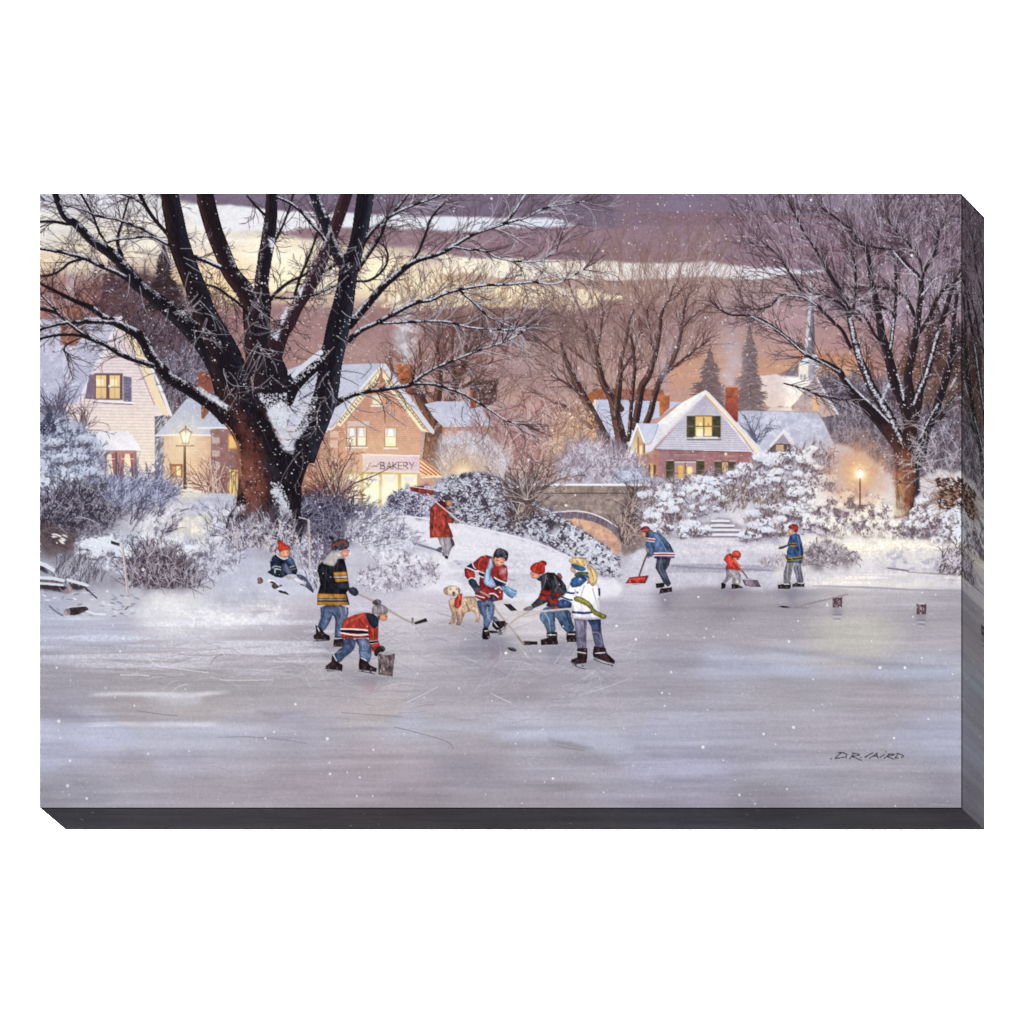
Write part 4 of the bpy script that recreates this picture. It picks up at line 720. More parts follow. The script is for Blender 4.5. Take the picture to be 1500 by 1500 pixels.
# ------------------------------------------------------------------ big tree on the left
BT = part('painted_tree', 'painted huge dark bare tree with snow in its forks on the left'); sub('crown', None, BT); CR = cur
BIG = dict(
A='A 150,40,8 220,200,10 310,270,11 430,390,13 560,480,15 650,570,16 740,690,18 850,780,18 1000,900,22 1130,1010,27 1290,1170,38 1420,1380,44',
B='A 985,40,27 1020,200,28 1060,400,30 1130,600,30 1190,750,31 1240,900,34 1310,1050,38 1380,1200,46 1440,1390,56 1530,1640,64',
Cl='A 1245,40,26 1285,200,25 1330,350,24 1390,500,24 1440,620,24 1530,740,26 1590,850,28 1610,980,31 1640,1130,38 1660,1300,44',
Dl='B 240,40,16 235,200,18 210,400,20 185,550,20 165,700,20 170,850,26 140,980,34 140,1180,46 230,1380,52 240,1560,46 290,1680,34 300,1760,18',
El='B 790,40,17 740,190,17 690,330,16 630,480,17 560,630,20 490,760,20 420,880,18 370,980,20 300,1080,25 240,1230,30',
F='B 930,40,25 905,200,24 880,350,23 840,500,24 810,560,28 790,700,27 765,850,30 730,1000,33 700,1150,33 670,1300,33 650,1450,34 620,1570,36 560,1720,38 500,1840,42 450,1960,46',
F2='B 550,40,14 590,150,14 640,280,14 680,400,14 730,510,15 790,600,16',
S='a 1430,300,32 1330,230,21 1150,110,18 1000,20,17 900,-85,15 840,-175,16 790,-275,15 700,-335,12 600,-385,11 520,-425,9 420,-495,8 300,-545,6 200,-595,5 40,-675,3',
G='b 950,210,12 1040,160,9 1130,130,8 1280,105,7 1380,90,7 1500,70,7 1550,30,6 1610,-10,5 1700,-60,4 1800,-100,4 2000,-180,3 2200,-250,2 2350,-330,1',
G2='b 1520,60,5 1670,65,5 1780,95,4.5 1890,135,4 1990,190,3.5 2100,260,3 2210,330,2 2330,360,1',
H='B 800,1120,10 900,1040,9 1010,990,8 1120,930,8 1230,870,8 1320,835,7 1400,825,6 1500,780,5.5 1620,745,5 1800,715,4.5 1980,708,4 2150,692,3 2300,705,2 2400,670,1.6 2520,600,1',
H2='C 120,755,4 230,850,3.4 330,945,2.6 450,1000,2 560,1050,1',H3='B 1040,995,4 1200,985,4 1500,980,3.6 1700,1025,3 1950,1040,2 2100,1020,1',
I='B 810,1010,14 900,900,15 980,810,13 1060,720,12 1140,650,11 1230,575,10 1310,530,9 1400,505,8 1500,470,7 1600,410,6 1720,340,5.6 1870,280,5 1980,225,4 2060,110,3 2110,30,2',
I2='C 220,340,4 480,255,3.4 600,220,2.6 740,150,2.2 900,120,1.6 1030,100,1',I3='B 1500,470,4 1560,435,4 1670,450,3.4 1800,465,3 1900,515,2.4 2050,540,2 2200,535,1.6 2310,470,1.2 2340,425,.8',
J='B 900,420,8 1000,290,6.5 1100,215,6 1160,150,5 1240,40,4',J2='B 1100,215,5 1180,170,4.4 1300,120,4 1400,85,3.4 1490,40,3',K='B 870,600,8 980,440,7 1040,340,6 1080,230,5',K2='B 860,685,4 950,680,4 1030,630,3.6 1080,560,3.2 1090,490,2.6 1060,420,2',
Lb='B 1270,540,4 1320,460,4 1370,330,3.6 1400,240,3 1440,180,2.6 1500,120,2',M='B 800,540,5 720,560,6 620,620,4',N='B 120,990,4 200,870,5 270,770,5 370,690,4.6 480,640,4 540,590,2.4',N2='B 270,805,4 420,805,4.4 560,780,4.4 720,710,4',
Ob='B 410,780,4.6 450,650,4.4 490,560,4 530,460,3.4 570,340,2.6 590,260,1.6',Pb='B 260,60,4 370,110,5 450,170,5 520,250,5.4 600,340,6 640,400,6',Q='B 260,400,4 320,280,3.4 370,150,3 400,40,2.6',Rb='B 60,60,2.4 120,130,3 190,200,4',
S2='A 600,990,9 450,980,7.5 300,985,7 200,995,6 100,1020,5 20,1050,4',S3='A 890,1310,10 800,1280,9 650,1230,8 520,1150,7.5 400,1100,7 330,1050,6 250,990,5 180,920,4 60,790,3',S4='A 400,1100,5 300,1080,4.4 170,1080,4 20,1110,3',
T='A 730,690,9 600,620,8 480,570,7 380,520,7 280,490,7 170,465,6 20,440,5',T2='A 360,520,4 260,550,4 200,600,3.6 120,640,3 20,650,2',U='A 520,410,3 600,380,4 750,365,4 860,360,4 970,410,5',V='A 1020,430,6 960,405,5 830,320,5 700,265,4.4 600,230,4 480,210,3.6 350,160,3.2 220,125,3 80,90,2.4',
Wb='A 1010,380,7 950,310,6 880,230,6 820,140,6.4 770,40,7',W2='A 820,140,4 740,80,4 630,40,4',Xb='A 530,410,3.4 470,310,3.4 430,200,3.2 380,110,3 340,40,2.6',Yb='A 640,500,8 610,400,5 620,330,4 650,230,3 690,90,2.2',Zb='A 310,270,5 240,265,5 150,250,4.4 40,250,4',
AA='A 1180,510,9 1270,540,8 1400,600,9',AB='A 1260,710,3.4 1340,735,4 1420,790,4 1500,850,4 1560,920,4 1600,1000,4',AC='A 20,880,5 170,920,5 250,990,5 330,1040,4',AD='A 320,1110,1.6 240,1150,2 220,1190,2 240,1210,1.5',AE='a 480,-395,3 620,-390,3 700,-330,3')
BIG['EL']='B 660,1210,20 560,1290,20 460,1375,23 380,1450,27 330,1540,30'
DK = (34,29,37)
thick = ('A','B','Cl','Dl','El','F','F2','S','EL')
for k_ in BIG:
    if k_ not in thick:
        q = pts(BIG[k_]); q[:, 2] *= .8; BIG[k_] = q
# thin boughs and twigs behind, then the heavy limbs
S = Splat()
for k, s in BIG.items():
    P = pts(s); L = np.hypot(*np.diff(P[:, :2], axis=0).T).sum(); thin = k not in thick
    right = k in ('G','G2','H','H2','H3','I','I2','I3','J','J2','K','Lb')
    if thin:
        twigs_on(s, int(L/(10 if right else 11)), 70 if right else 60, S, (84,68,74) if right else (70,56,62), 1.2, spread=.6, curl=.7, kids=4, depth=1, jit=.06, ratio=.5); twigs_on(s, int(L/24), 40, S, (80,64,68), 1., spread=.7, curl=.8, kids=3, depth=2, jit=.06)
        tips(s, 7, 52, S, (74,60,66), 1.2, .4, curl=.5, kids=3, depth=1, jit=.06)
    else: twigs_on(s, int(L/14), 42, S, (60,48,54), 1.2, spread=.9, curl=1.1, kids=3, depth=1)
x, y = scat('560,440 620,560 680,580 840,540 830,450 700,455', 110); grow(x, y, -.45+rng.normal(0,.4,110), rng.uniform(30,90,110), 1., S, (120,98,100), .7, .12, 4, 1, .5)
x, y = scat('690,283 860,283 870,380 690,372', 60); grow(x, y, -.6+rng.normal(0,.35,60), rng.uniform(25,70,60), 1., S, (104,90,104), .6, .1, 3, 1, .5)
x, y = scat('60,283 250,283 250,400 60,400', 90); grow(x[:50], y[:50], rng.uniform(-3.6,.4,50), rng.uniform(30,70,50), .9, S, (96,80,82), .8, .06, 3, 1, .5)
S.flush(1.7, True, .6)
S = Splat()    # frosted light twigs
for k in ('G','G2','H','H2','H3','I','I2','I3','J2','V','T','S2','S3','U'): twigs_on(BIG[k], 20, 58, S, (186,182,194), .9, spread=.6, curl=.7, kids=2, depth=1, jit=.05)
S.flush(1.6, False)
use(BT); sub('trunk', None, BT); TR = cur
use(CR)
order = [k for k in BIG if k not in thick]
for k in order: stroke(BIG[k], 3, DK)
use(TR)
for k in ('El','Cl','Dl','F2'): stroke(BIG[k], 3, {'El':(58,38,46),'Cl':(38,29,36),'Dl':(38,31,40),'F2':(36,34,46)}[k])
trunk = 'b 40,0 130,190 0,230 100,320 180,400 230,500 250,600 250,750 240,850 230,950 170,1030 150,1120 250,1150 330,1110 420,1150 520,1130 640,1150 700,1230 730,1100 700,1000 710,900 710,800 740,700 780,600 820,500 890,370 960,200 985,0 830,0 790,180 700,360 640,460 620,520 560,500 500,400 400,200 330,60'
poly(trunk, DK, 1, 0, .1)
for k in ('A','B','EL','F','S'): stroke(BIG[k], 3, DK)
# warm light-brown paint down the left flank, blue grey down the right
scumble('b 130,60 210,300 260,500 270,750 280,1080 420,1080 480,800 420,500 300,300 200,100', (108,62,54), NL*.3+NM*.5+NF*.2, -1.2, 1.0, .85, 6)
scumble('b 240,560 260,750 250,1000 350,1080 430,950 420,700 330,600', (136,82,70), NL*.3+NM*.4+NF*.2, -1.2, 1.2, .85, 6)
scumble('b 235,560 262,640 262,980 290,1060 320,900 290,700', (164,106,88), NM*.6+NF*.2, -1.0, 1.2, .85, 4)
scumble('b 620,700 740,560 860,340 960,180 900,160 760,420', (52,60,78), NM, -.5, .9, .6, 3); scumble('b 400,600 480,560 600,800 690,1060 560,1000', (62,56,70), NM*.7+NF*.5, -.2, .7, .55, 6)
poly('b 230,480 250,600 255,740 268,740 264,600 246,480', (206,140,98), .8, soft=1); stroke('b 150,350 210,430 250,560', 1.6, (170,100,70), .8)
def bark(P, left, mid, right, dens=5., a=.32):
    i = rng.integers(1, len(P)-1, int(len(P)*dens*max(1., P[:, 2].mean()/14))); T = np.gradient(P[:, :2], axis=0); T /= np.maximum(np.hypot(*T.T), 1e-6)[:, None]; T = T[i]
    N = np.stack([T[:, 1], -T[:, 0]], 1); N *= np.where(N[:, 0:1] > 0, -1, 1); j = rng.uniform(-.46, .46, len(i))     # j > 0 lies to the left
    x = P[i, 0]+N[:, 0]*P[i, 2]*j; y = P[i, 1]+N[:, 1]*P[i, 2]*j; t = np.clip(np.abs(j)*2.6-.25, 0, 1)[:, None]
    c = np.where(j[:, None] > 0, np.array(left, float), np.array(right, float))*t+np.array(mid, float)*(1-t)+rng.normal(0, 9, (len(i), 1)); S = Splat()
    for q in np.linspace(-3.5, 3.5, 8): S.add(x+T[:, 0]*q, y+T[:, 1]*q, .45, c, a)
    S.flush(1.5, False)
for k, l_, m_, r_ in (('A',(58,50,58),(36,31,39),(30,26,34)),('B',(74,48,46),(38,32,40),(46,48,64)),('Cl',(86,56,52),(44,34,40),(40,34,42)),('Dl',(74,54,56),(40,33,41),(44,40,50)),('El',(92,64,66),(58,40,48),(52,38,48)),('F',(46,40,50),(36,32,42),(62,72,88)),('F2',(60,54,66),(40,36,46),(40,36,46)),('S',(52,44,50),(36,30,38),(60,42,40)),('EL',(50,42,48),(36,30,38),(40,34,42))): bark(spline(pts(BIG[k]), 1.), l_, m_, r_)
for k in order: bark(spline(pts(BIG[k]), 1.), (56,48,54), (38,32,40), (38,32,40), 3)
x, y = scat(trunk, 700); S = Splat(); c = np.array([(84,66,66),(40,30,34),(116,84,76),(30,24,30),(70,64,76)])[rng.integers(0, 5, len(x))]
for q in np.linspace(-4, 4, 9): S.add(x+q*.1, y+q, .45, c, .3)
S.flush(1.6, False)
# snow on limbs and in the forks
def snowside(k, off, w, amt, rng_=(0,1), seed=0):
    r = pts(BIG[k]); q = spline(r, 1.); n = len(q); q = q[int(n*rng_[0]):int(n*rng_[1])]; T = np.gradient(q[:, :2], axis=0); T /= np.maximum(np.hypot(*T.T), 1e-6)[:, None]
    N = np.stack([T[:, 1], -T[:, 0]], 1); N *= np.where(N[:, 1:2] > 0, -1, 1); m = int(len(q)*amt*3); i = rng.integers(0, len(q), m)
    j = np.clip(rng.normal(off, .10, m), -.5, .5); j = np.clip(j, -.5, .44); x = q[i, 0]+N[i, 0]*q[i, 2]*j; y = q[i, 1]+N[i, 1]*q[i, 2]*j
    on = (np.sin(i*.11+seed)+np.sin(i*.29+seed*2)+rng.normal(0, .5, m)) > -.5
    S = Splat(); S.add(x[on], y[on], rng.uniform(.3, .35+w*.42, on.sum()), (204,206,220), rng.uniform(.3,.8,on.sum())); S.flush(1.5, False)
for k, off, w, amt, r_ in (('A',.36,1.2,1.0,(.0,.9)),('T',.34,1.4,1.4,(0,1)),('S',.36,1.6,1.5,(.0,.75)),('S2',.36,1.3,1.2,(0,1)),('S3',.36,1.1,1.,(0,1)),('Cl',.38,1.2,.8,(.3,.75)),('Dl',.3,1.,.5,(.1,.4)),('El',.36,1.2,.9,(.2,.9)),('F2',.36,1.3,1.2,(0,1)),
    ('I',.34,1.5,1.6,(0,1)),('H',.32,1.5,1.8,(0,1)),('H3',.34,1.1,1.5,(0,1)),('G',.34,1.2,1.6,(0,1)),('G2',.34,1.1,1.4,(0,1)),('H2',.3,1.,1.3,(0,1)),('I2',.3,1.,1.,(0,1)),('I3',.3,1.,1.2,(0,1)),('J',.34,1.,.9,(0,1)),('J2',.34,1.,1.3,(0,1)),('V',.34,1.,1.1,(0,1)),('U',.36,1.,1.1,(0,1)),('AA',.36,1.9,2.5,(0,1)),('W2',.3,.8,.7,(0,1)),('Pb',.36,1.1,1.3,(0,1)),('K',.36,.8,.7,(0,1)),('N2',.3,.8,.7,(0,1)),('AE',.3,.8,.7,(0,1))): snowside(k, off, w, amt, r_, len(k)+off*10)
def snowpatch(s, amt=.9, sc=(212,214,226), hard=True):
    poly(s, sc, amt, 1, .03, 1, 3, own=False); dabs(s, 60, (.5,1.3), [(224,226,236),(190,194,212)], .7, own=False)
snowpatch('b 450,210 520,240 600,230 615,330 625,440 700,390 760,250 790,190 740,330 670,460 650,560 590,560 540,470 480,330'); snowpatch('b 470,240 560,190 610,240 600,330 520,340', .6)
dabs('b 380,130 600,130 620,330 520,400 460,260', 330, (.5,1.2), [(212,214,226)], .8, own=False); dabs('b 700,180 830,150 780,330 690,470 650,440', 260, (.5,1.1), [(206,208,222)], .75, own=False)
stroke('B 400,1375 470,1310 600,1205', 7, (206,208,222), .85, own=False); dabs('B 360,1420 600,1200 640,1240 420,1440', 120, (.5,1.2), [(206,208,222)], .7, own=False); snowpatch('a 1170,70 1330,150 1440,240 1420,260 1250,150', .85)
snowpatch('b 490,860 540,820 560,900 590,920 610,1000 640,1040 560,1030 540,920', .85); dabs('b 470,780 560,780 620,930 640,1050 520,1030', 200, (.5,1.3), [(206,208,222)], .8, own=False)
snowpatch('b 270,940 290,960 250,1030 200,1080 180,1080 230,990', .8); snowpatch('b 300,1070 350,1000 370,1010 340,1090', .7)
for s in ('B 300,950 360,870 340,960 310,1000','B 240,1080 300,1040 280,1120','B 440,750 470,730 450,790','B 215,370 265,370 240,480'): snowpatch(s, .6)
# twigs in front, pale
S = Splat()
for k, n in (('F',26),('B',14),('El',16),('Dl',12),('A',16),('Cl',10)): twigs_on(BIG[k], n, 60, S, (168,162,170), .95, spread=.9, curl=.9, kids=2, depth=1, jit=.05)
S.flush(1.9, False)
S = Splat()
for k, n in (('F',18),('B',8),('El',14),('Dl',8),('S',16),('G',20)): twigs_on(BIG[k], n, 60, S, (50,41,47), 1.15, spread=.9, curl=1.0, kids=3, depth=1, jit=.05)
S.flush(2.2, True, .6)
for s in ('b 1010,160 1060,270 1160,350 1280,410','b 1040,180 1130,250 1260,270 1320,240 1370,190','b 1330,260 1400,320 1480,370','b 1130,130 1240,170 1340,250 1390,290','B 950,1270 970,1310 930,1360 890,1400','B 740,1340 850,1350 930,1370','B 740,1380 830,1420 880,1450','c 640,230 630,280 640,330 660,340'): stroke(s, 1.5, (60,50,56), .9, w1=.8); stroke(s, .7, (206,204,214), .6, off=.5, own=False)
# root collar brush over the trunk foot
use(BT); bush(None, 'b 150,1140 190,1090 300,1070 420,1040 560,1060 660,1120 700,1230 560,1330 350,1260 200,1260', 420, (150,144,164), .35, ((96,88,104),(74,62,72)), ((200,200,216),(206,180,170)), .3, 22, -1.45, .5, 6, 8, p=False)
# ------------------------------------------------------------------ the right hand tree
RT = part('painted_tree', 'painted bare tree with lamp lit trunk near the right edge'); sub('crown', None, RT); RC = cur
RB = ['f 600,520,22 500,400,18 380,270,14 260,150,11 180,30,9 150,-25,9 60,-85,7 0,-110,6 -100,-155,5 -200,-245,4.6 -300,-325,4 -400,-395,3.4 -500,-435,3 -650,-445,2 -730,-485,1.2',
 'f 600,480,12 520,310,13 450,200,13 380,80,13 330,-45,12 320,-55,11 280,-175,10 250,-295,9 225,-415,8 200,-525,7 150,-625,6 90,-715,5 50,-785,4 0,-875,3.4 -60,-975,3 -120,-1065,2.4 -220,-1265,1.4',
 'f 250,-475,4 265,-625,3.4 265,-775,2.6 250,-880,1.4','f 230,-205,5 170,-325,4.4 100,-395,4 -20,-515,4 -110,-575,3.6 -170,-685,3 -220,-755,2.6 -300,-875,2 -390,-955,1','f -110,-575,3 -220,-585,2.6 -290,-580,2.4 -350,-515,2 -430,-485,1.2',
 'f 680,450,18 640,250,17 560,65,16 530,-45,14 500,-175,12 460,-295,11 440,-425,10 410,-575,8.4 380,-715,7 365,-845,6 340,-925,5 290,-995,4 230,-1065,3.4 120,-1155,2.4 20,-1225,1.4','f 520,-195,6 540,-345,5.4 550,-445,5 565,-595,4 560,-775,3 580,-900,1.6',
 'f 700,300,15 690,230,14 650,25,12 670,-95,11 700,-245,10 725,-425,8.4 740,-575,7.6 745,-695,7 680,-775,5.4 620,-835,4.4 550,-905,3.4 420,-935,2.4 300,-960,1.4','f 745,-695,5 760,-735,4.6 745,-835,4 690,-925,3.4 640,-975,3 560,-1060,2 500,-1150,1.4','f 760,-755,5 820,-855,4.2 860,-935,3.6 870,-1035,3 910,-1115,2.4 930,-1200,1.4',
 'f 720,240,12 740,105,11 790,-25,9.6 830,-175,8.4 880,-335,7.6 930,-495,7 960,-595,6 1000,-700,4 1050,-800,3','f 720,-300,5.6 800,-415,5.2 860,-555,5 920,-635,4.6 1050,-730,4','f 740,640,14 760,500,14 790,400,13 850,270,12 880,170,11.6 920,50,10.6 940,-25,9.6 975,-175,8 985,-375,6 1010,-600,4','f 880,320,6 970,190,5.4 1060,110,5',
 'f 0,150,1.6 100,165,2.4 180,180,3 290,200,4.4','f -250,60,1.2 -110,100,1.8 0,150,2','f 300,-410,3.6 220,-470,3 100,-560,2.4 -60,-610,1.6','f 480,-200,4 400,-310,3.4 340,-420,3 270,-480,2.4 160,-540,1.4','f 560,-440,4 480,-490,3.4 340,-540,3 200,-560,2','f 700,-440,5 640,-560,4 570,-610,3.4 480,-640,3 320,-650,1.8']
S = Splat()
x, y = scat('1060,330 1120,283 1408,283 1408,420 1300,440 1180,420 1110,470 1060,450', 300); an = np.arctan2(y-640, x-1310)
grow(x, y, an+rng.normal(0,.4,len(x)), rng.uniform(20,55,len(x)), 1., S, (92,74,84), .5, .1, 3, 1, .5, cvar=18)
x, y = scat('1280,283 1408,283 1408,390 1280,350', 150); grow(x, y, -1.5+rng.normal(0,.35,len(x)), rng.uniform(20,50,len(x)), 1., S, (84,68,78), .5, .1, 3, 1, .5, cvar=18)
for s in RB:
    L = np.hypot(*np.diff(pts(s)[:, :2], axis=0).T).sum(); twigs_on(s, int(L/9), 62, S, (72,58,66), 1.2, spread=.5, curl=.5, kids=4, depth=1, jit=.06); twigs_on(s, int(L/14), 36, S, (78,62,70), 1., spread=.6, curl=.6, kids=3, depth=2, jit=.08); tips(s, 6, 40, S, (72,56,64), 1.1, .4, curl=.5, kids=3, depth=1)
S.flush(1.7, True, .6)
for i, s in enumerate(RB): stroke(s, 3, ((44,36,43),(54,43,48),(48,38,43))[i % 3])
for s in RB: bark(spline(pts(s), 1.), (78,62,66), (50,40,46), (44,36,42), 3)
S = Splat(); 
x, y = scat('1080,320 1150,283 1408,283 1408,440 1180,460', 200); an = np.arctan2(y-640, x-1310); grow(x, y, an+rng.normal(0,.4,len(x)), rng.uniform(16,52,len(x)), .8, S, (172,162,174), .5, .06, 2, 1, .5)
for s in RB: twigs_on(s, 9, 36, S, (186,180,192), .9, spread=.7, curl=.7, kids=2, depth=1)
S.flush(1.3, False)
sub('trunk', None, RT)
poly('f 550,1050 572,870 562,700 552,570 520,470 450,360 500,350 600,450 640,330 720,320 700,450 690,550 700,700 705,850 690,960 660,1000 640,1030', (66,46,46), tex=.15)
poly('f 545,600 575,720 575,870 552,1045 640,1030 670,950 680,860 675,700 655,600 620,520', ((116,74,62),(150,104,82),'v'), .9, tex=.12, soft=3); poly('f 470,380 560,480 620,600 560,620 520,500', (104,70,60), .7, soft=4)
poly('f 690,540 790,420 770,560 730,700 740,860 700,900 700,720', (52,42,46), .95, soft=1, tex=.1)
scumble('f 560,700 620,690 640,860 600,960 570,900', (208,152,98), NM, -1.2, .8, .8, 4); scumble('f 560,880 640,900 650,1020 540,1050 530,1000', (216,204,180), NM, -1.2, .7, .9, 3)
scumble('f 600,560 690,540 700,860 650,960 630,720', (122,76,62), NM*.7+NF*.4, -.5, .9, .7, 4); scumble('f 640,320 720,330 700,540 660,540', (56,42,46), NM, -.6, .8, .8, 4); poly('f 640,900 680,900 660,950 630,960', (140,56,44), .7, soft=2, wob=3); poly('f 510,1040 550,960 545,1040', (240,232,222), .9, soft=1)
x, y = scat('f 552,570 690,550 700,860 640,1000 560,1000', 500); S = Splat(); c = np.array([(150,94,70),(84,50,46),(186,130,94),(104,64,54)])[rng.integers(0,4,len(x))]
for q in np.linspace(-4,4,9): S.add(x+q*.1, y+q, .45, c, .2)
S.flush(1.5, False)
use(RC)
for s, off, w in (('f 610,500 520,310 450,200 380,80 330,-45 280,-175 250,-295 225,-415',.22,4.6),('f 450,200 480,130 515,60',0,4),('f 520,350 400,230 270,110 190,20',.5,2.2),('f 620,180 600,80 570,-10',0,3),('f 690,215 730,110 780,0 830,-175 870,-320',.3,3),('f 740,460 800,330 870,210',.4,2.2),('f 1000,20 960,90',.2,2),('f 860,-720 750,-590 740,-600',0,1.4),('f 540,-910 640,-795 745,-690',.4,2),('f 545,-410 540,-340 520,-195',.3,2.4),('f -100,-155 -300,-325 -500,-435',.4,1.2),('f 150,-25 0,-110 -150,-195',.4,1.6),('f -20,-515 -120,-575 -240,-585',.5,1.4)):
    P = stroke(s, w, (206,208,222), .0, own=False); n = len(P); S = Splat(); i = rng.integers(0, n, n*3); S.add(P[i, 0]+rng.normal(0,w*.28,n*3), P[i, 1]-abs(off)*w*.6+rng.normal(0,w*.2,n*3), rng.uniform(.35,max(.45,w*.3),n*3), (206,210,224), .7); S.flush(1.6, False)
S = Splat(); n = 40; x = rng.uniform(1310,1360,n); y = rng.uniform(605,690,n); grow(x, y, rng.choice([-.4,3.6],n)+rng.normal(0,.5,n), rng.uniform(12,38,n), 1., S, (196,186,190), .9, .08, 2, 1, .6); S.flush(1.4, False)
part('painted_shrub', 'painted pale twigs fanning out at the right edge'); S = Splat(); n = 46; grow(rng.normal(1404,6,n), rng.normal(725,6,n), rng.uniform(2.5,4.2,n), rng.uniform(20,60,n), 1., S, (150,112,92), .5, .1, 2, 1); grow(rng.uniform(1340,1405,n), rng.uniform(640,720,n), rng.uniform(2,5,n), rng.uniform(12,36,n), .9, S, (190,184,194), .8, .1, 2, 1); S.flush(1.7)
dabs('1370,700 1408,700 1408,745 1375,745', 120, (.6,1.6), [(64,48,48),(96,66,56)], .7, 6, .4, .6)
# ------------------------------------------------------------------ ice
IC = part('painted_ice', 'painted grey violet frozen pond with skate scratches')
icol = field([(60,905,180,186,206),(60,935,176,180,200),(150,925,182,186,206),(250,905,222,222,230),(330,900,206,206,218),(400,905,184,182,196),(60,960,158,158,174),(150,965,164,160,172),(250,960,172,166,174),(350,960,170,166,176),(450,930,166,162,174),
 (60,1000,160,158,170),(200,990,164,160,168),(300,1000,166,164,170),(60,1045,150,148,162),(200,1045,162,158,164),(300,1045,168,164,168),(60,1065,178,182,206),(150,1075,176,180,204),(300,1075,172,174,190),(60,1110,166,170,192),(250,1110,168,168,186),(100,1150,150,150,164),(60,1178,142,142,154),(300,1160,160,156,168),(200,1130,160,158,170),
 (450,1000,168,164,172),(450,1080,164,162,176),(450,1150,158,152,164),(560,880,186,184,198),(600,900,196,192,200),(640,880,190,188,200),(600,960,176,174,182),(650,930,172,170,182),(520,1000,164,160,170),(560,1010,178,172,178),(700,945,146,144,158),(760,900,198,194,198),(800,920,190,186,194),(830,960,158,156,168),(720,985,156,154,166),(650,1000,162,160,170),
 (560,1040,172,166,168),(640,1050,166,164,174),(600,1060,172,174,190),(760,1070,176,178,196),(700,1090,162,158,168),(860,1075,172,174,190),(560,1120,166,158,168),(700,1120,154,150,162),(850,1120,158,156,168),(600,1170,152,146,158),(800,1170,154,150,162),(760,1010,158,154,166),(900,1000,160,158,170),(880,1040,166,164,176),
 (930,870,180,178,192),(900,900,170,168,182),(1000,885,146,143,154),(1060,885,140,137,148),(1150,880,146,143,154),(1250,880,172,169,174),(1330,880,166,163,172),(1400,880,158,155,166),(1000,930,156,153,164),(1100,930,160,157,166),(1250,925,180,177,174),(1350,925,168,165,174),(1240,950,172,169,170),(1000,965,156,154,168),
 (1050,972,166,170,190),(1150,975,168,172,188),(1350,980,160,164,180),(1000,1010,156,154,166),(1150,1010,160,158,168),(1300,1015,160,156,166),(1000,1070,166,168,188),(1200,1080,160,158,170),(1380,1085,160,164,184),(950,1100,162,164,184),(1000,1130,162,164,186),(1150,1125,158,158,174),(1300,1140,160,158,170),(1000,1165,152,150,168),(1130,1170,144,142,154),(1300,1170,152,150,162),(1400,1170,146,144,158)], p=3.6)
icol += np.array((7,4,4), f4)
tex = (1+.02*NH+.012*NL+.007*NF+.016*noise(60,3,31,2)+.02*noise(300,14,33,2))[..., None]
sl, al = mask('30,907 90,906 120,900 200,893 260,897 330,890 400,876 450,872 520,868 560,872 620,866 680,870 740,880 800,885 860,880 900,868 940,862 1000,862 1060,862 1120,864 1180,862 1220,860 1280,864 1340,868 1412,867 1470,867 1600,867 1600,1500 -100,1500 -100,907 0,907', 1, 3, -3)
comp(sl, al, (icol*tex)[sl])
scumble('54,905 520,880 520,985 54,985', (214,216,230), NH, .1, .7, .55, 6); scumble('200,893 330,890 420,880 440,900 330,925 220,925', (236,236,240), NH*.6+NM*.3, -.4, .7, .8, 8)
scumble('54,893 300,905 320,945 54,945', (196,202,222), NH, .0, .6, .5, 6)
def wisp(s, col, a=.8, soft=1.5, wob=-2): poly(s, col, a, 1, .02, soft, wob, own=False)
wisp('x 240,395 330,382 480,378 640,378 760,380 860,372 1000,376 860,390 760,394 600,396 400,392', (232,232,240)); wisp('x 500,395 700,390 840,395 780,440 640,430', (206,206,218), .6, 4)
wisp('x 200,526 400,524 560,530 700,534 860,536 960,534 860,545 700,546 560,540 400,530', (236,236,244)); wisp('x 30,516 300,522 560,540 900,548 1200,530 1300,560 900,590 500,620 30,600', (190,194,216), .5, 6)
wisp('x 30,460 150,455 250,490 420,512 300,520 30,514', (144,142,158), .5, 4); wisp('x 390,620 700,618 950,640 820,660 500,645', (196,198,214), .55, 5)
wisp('x 1060,478 1200,472 1320,472 1360,470 1300,486 1150,490', (134,128,142), .6, 2); wisp('x 1180,490 1330,490 1330,515 1200,515', (176,176,206), .6, 4)
wisp('y 240,515 380,512 600,540 760,560 1000,570 1100,560 1400,600 1450,700 1100,650 760,590 500,540', (184,188,208), .55, 5); wisp('y 680,550 800,540 980,545 990,562 860,568 740,560', (146,142,156), .5, 3)
wisp('y 740,640 860,620 1040,625 1250,650 1200,665 1000,655 800,660', (152,146,156), .6, 3); wisp('y 1000,610 1150,630 1250,655 1150,650 1050,635', (136,130,140), .6, 2)
wisp('y 480,720 640,705 800,770 900,830 620,860 460,800', (146,140,154), .5, 10); wisp('y 1060,710 1250,700 1390,730 1300,745 1100,730', (142,138,154), .5, 5)
wisp('z 180,95 400,130 600,150 860,175 1050,205 1330,235 1330,245 1050,225 800,190 500,160', (138,136,152), .6, 3); wisp('z 280,210 420,200 620,225 760,245 1340,230 1340,270 900,275 400,245', (176,184,208), .55, 4)
wisp('z 0,185 200,185 300,205 600,225 400,240 0,215', (142,140,154), .4, 5); wisp('z 0,600 200,598 420,600 600,610 400,622 0,615', (140,138,152), .5, 3); wisp('z 0,700 200,690 360,684 480,690 300,712 60,722', (138,136,152), .5, 3)
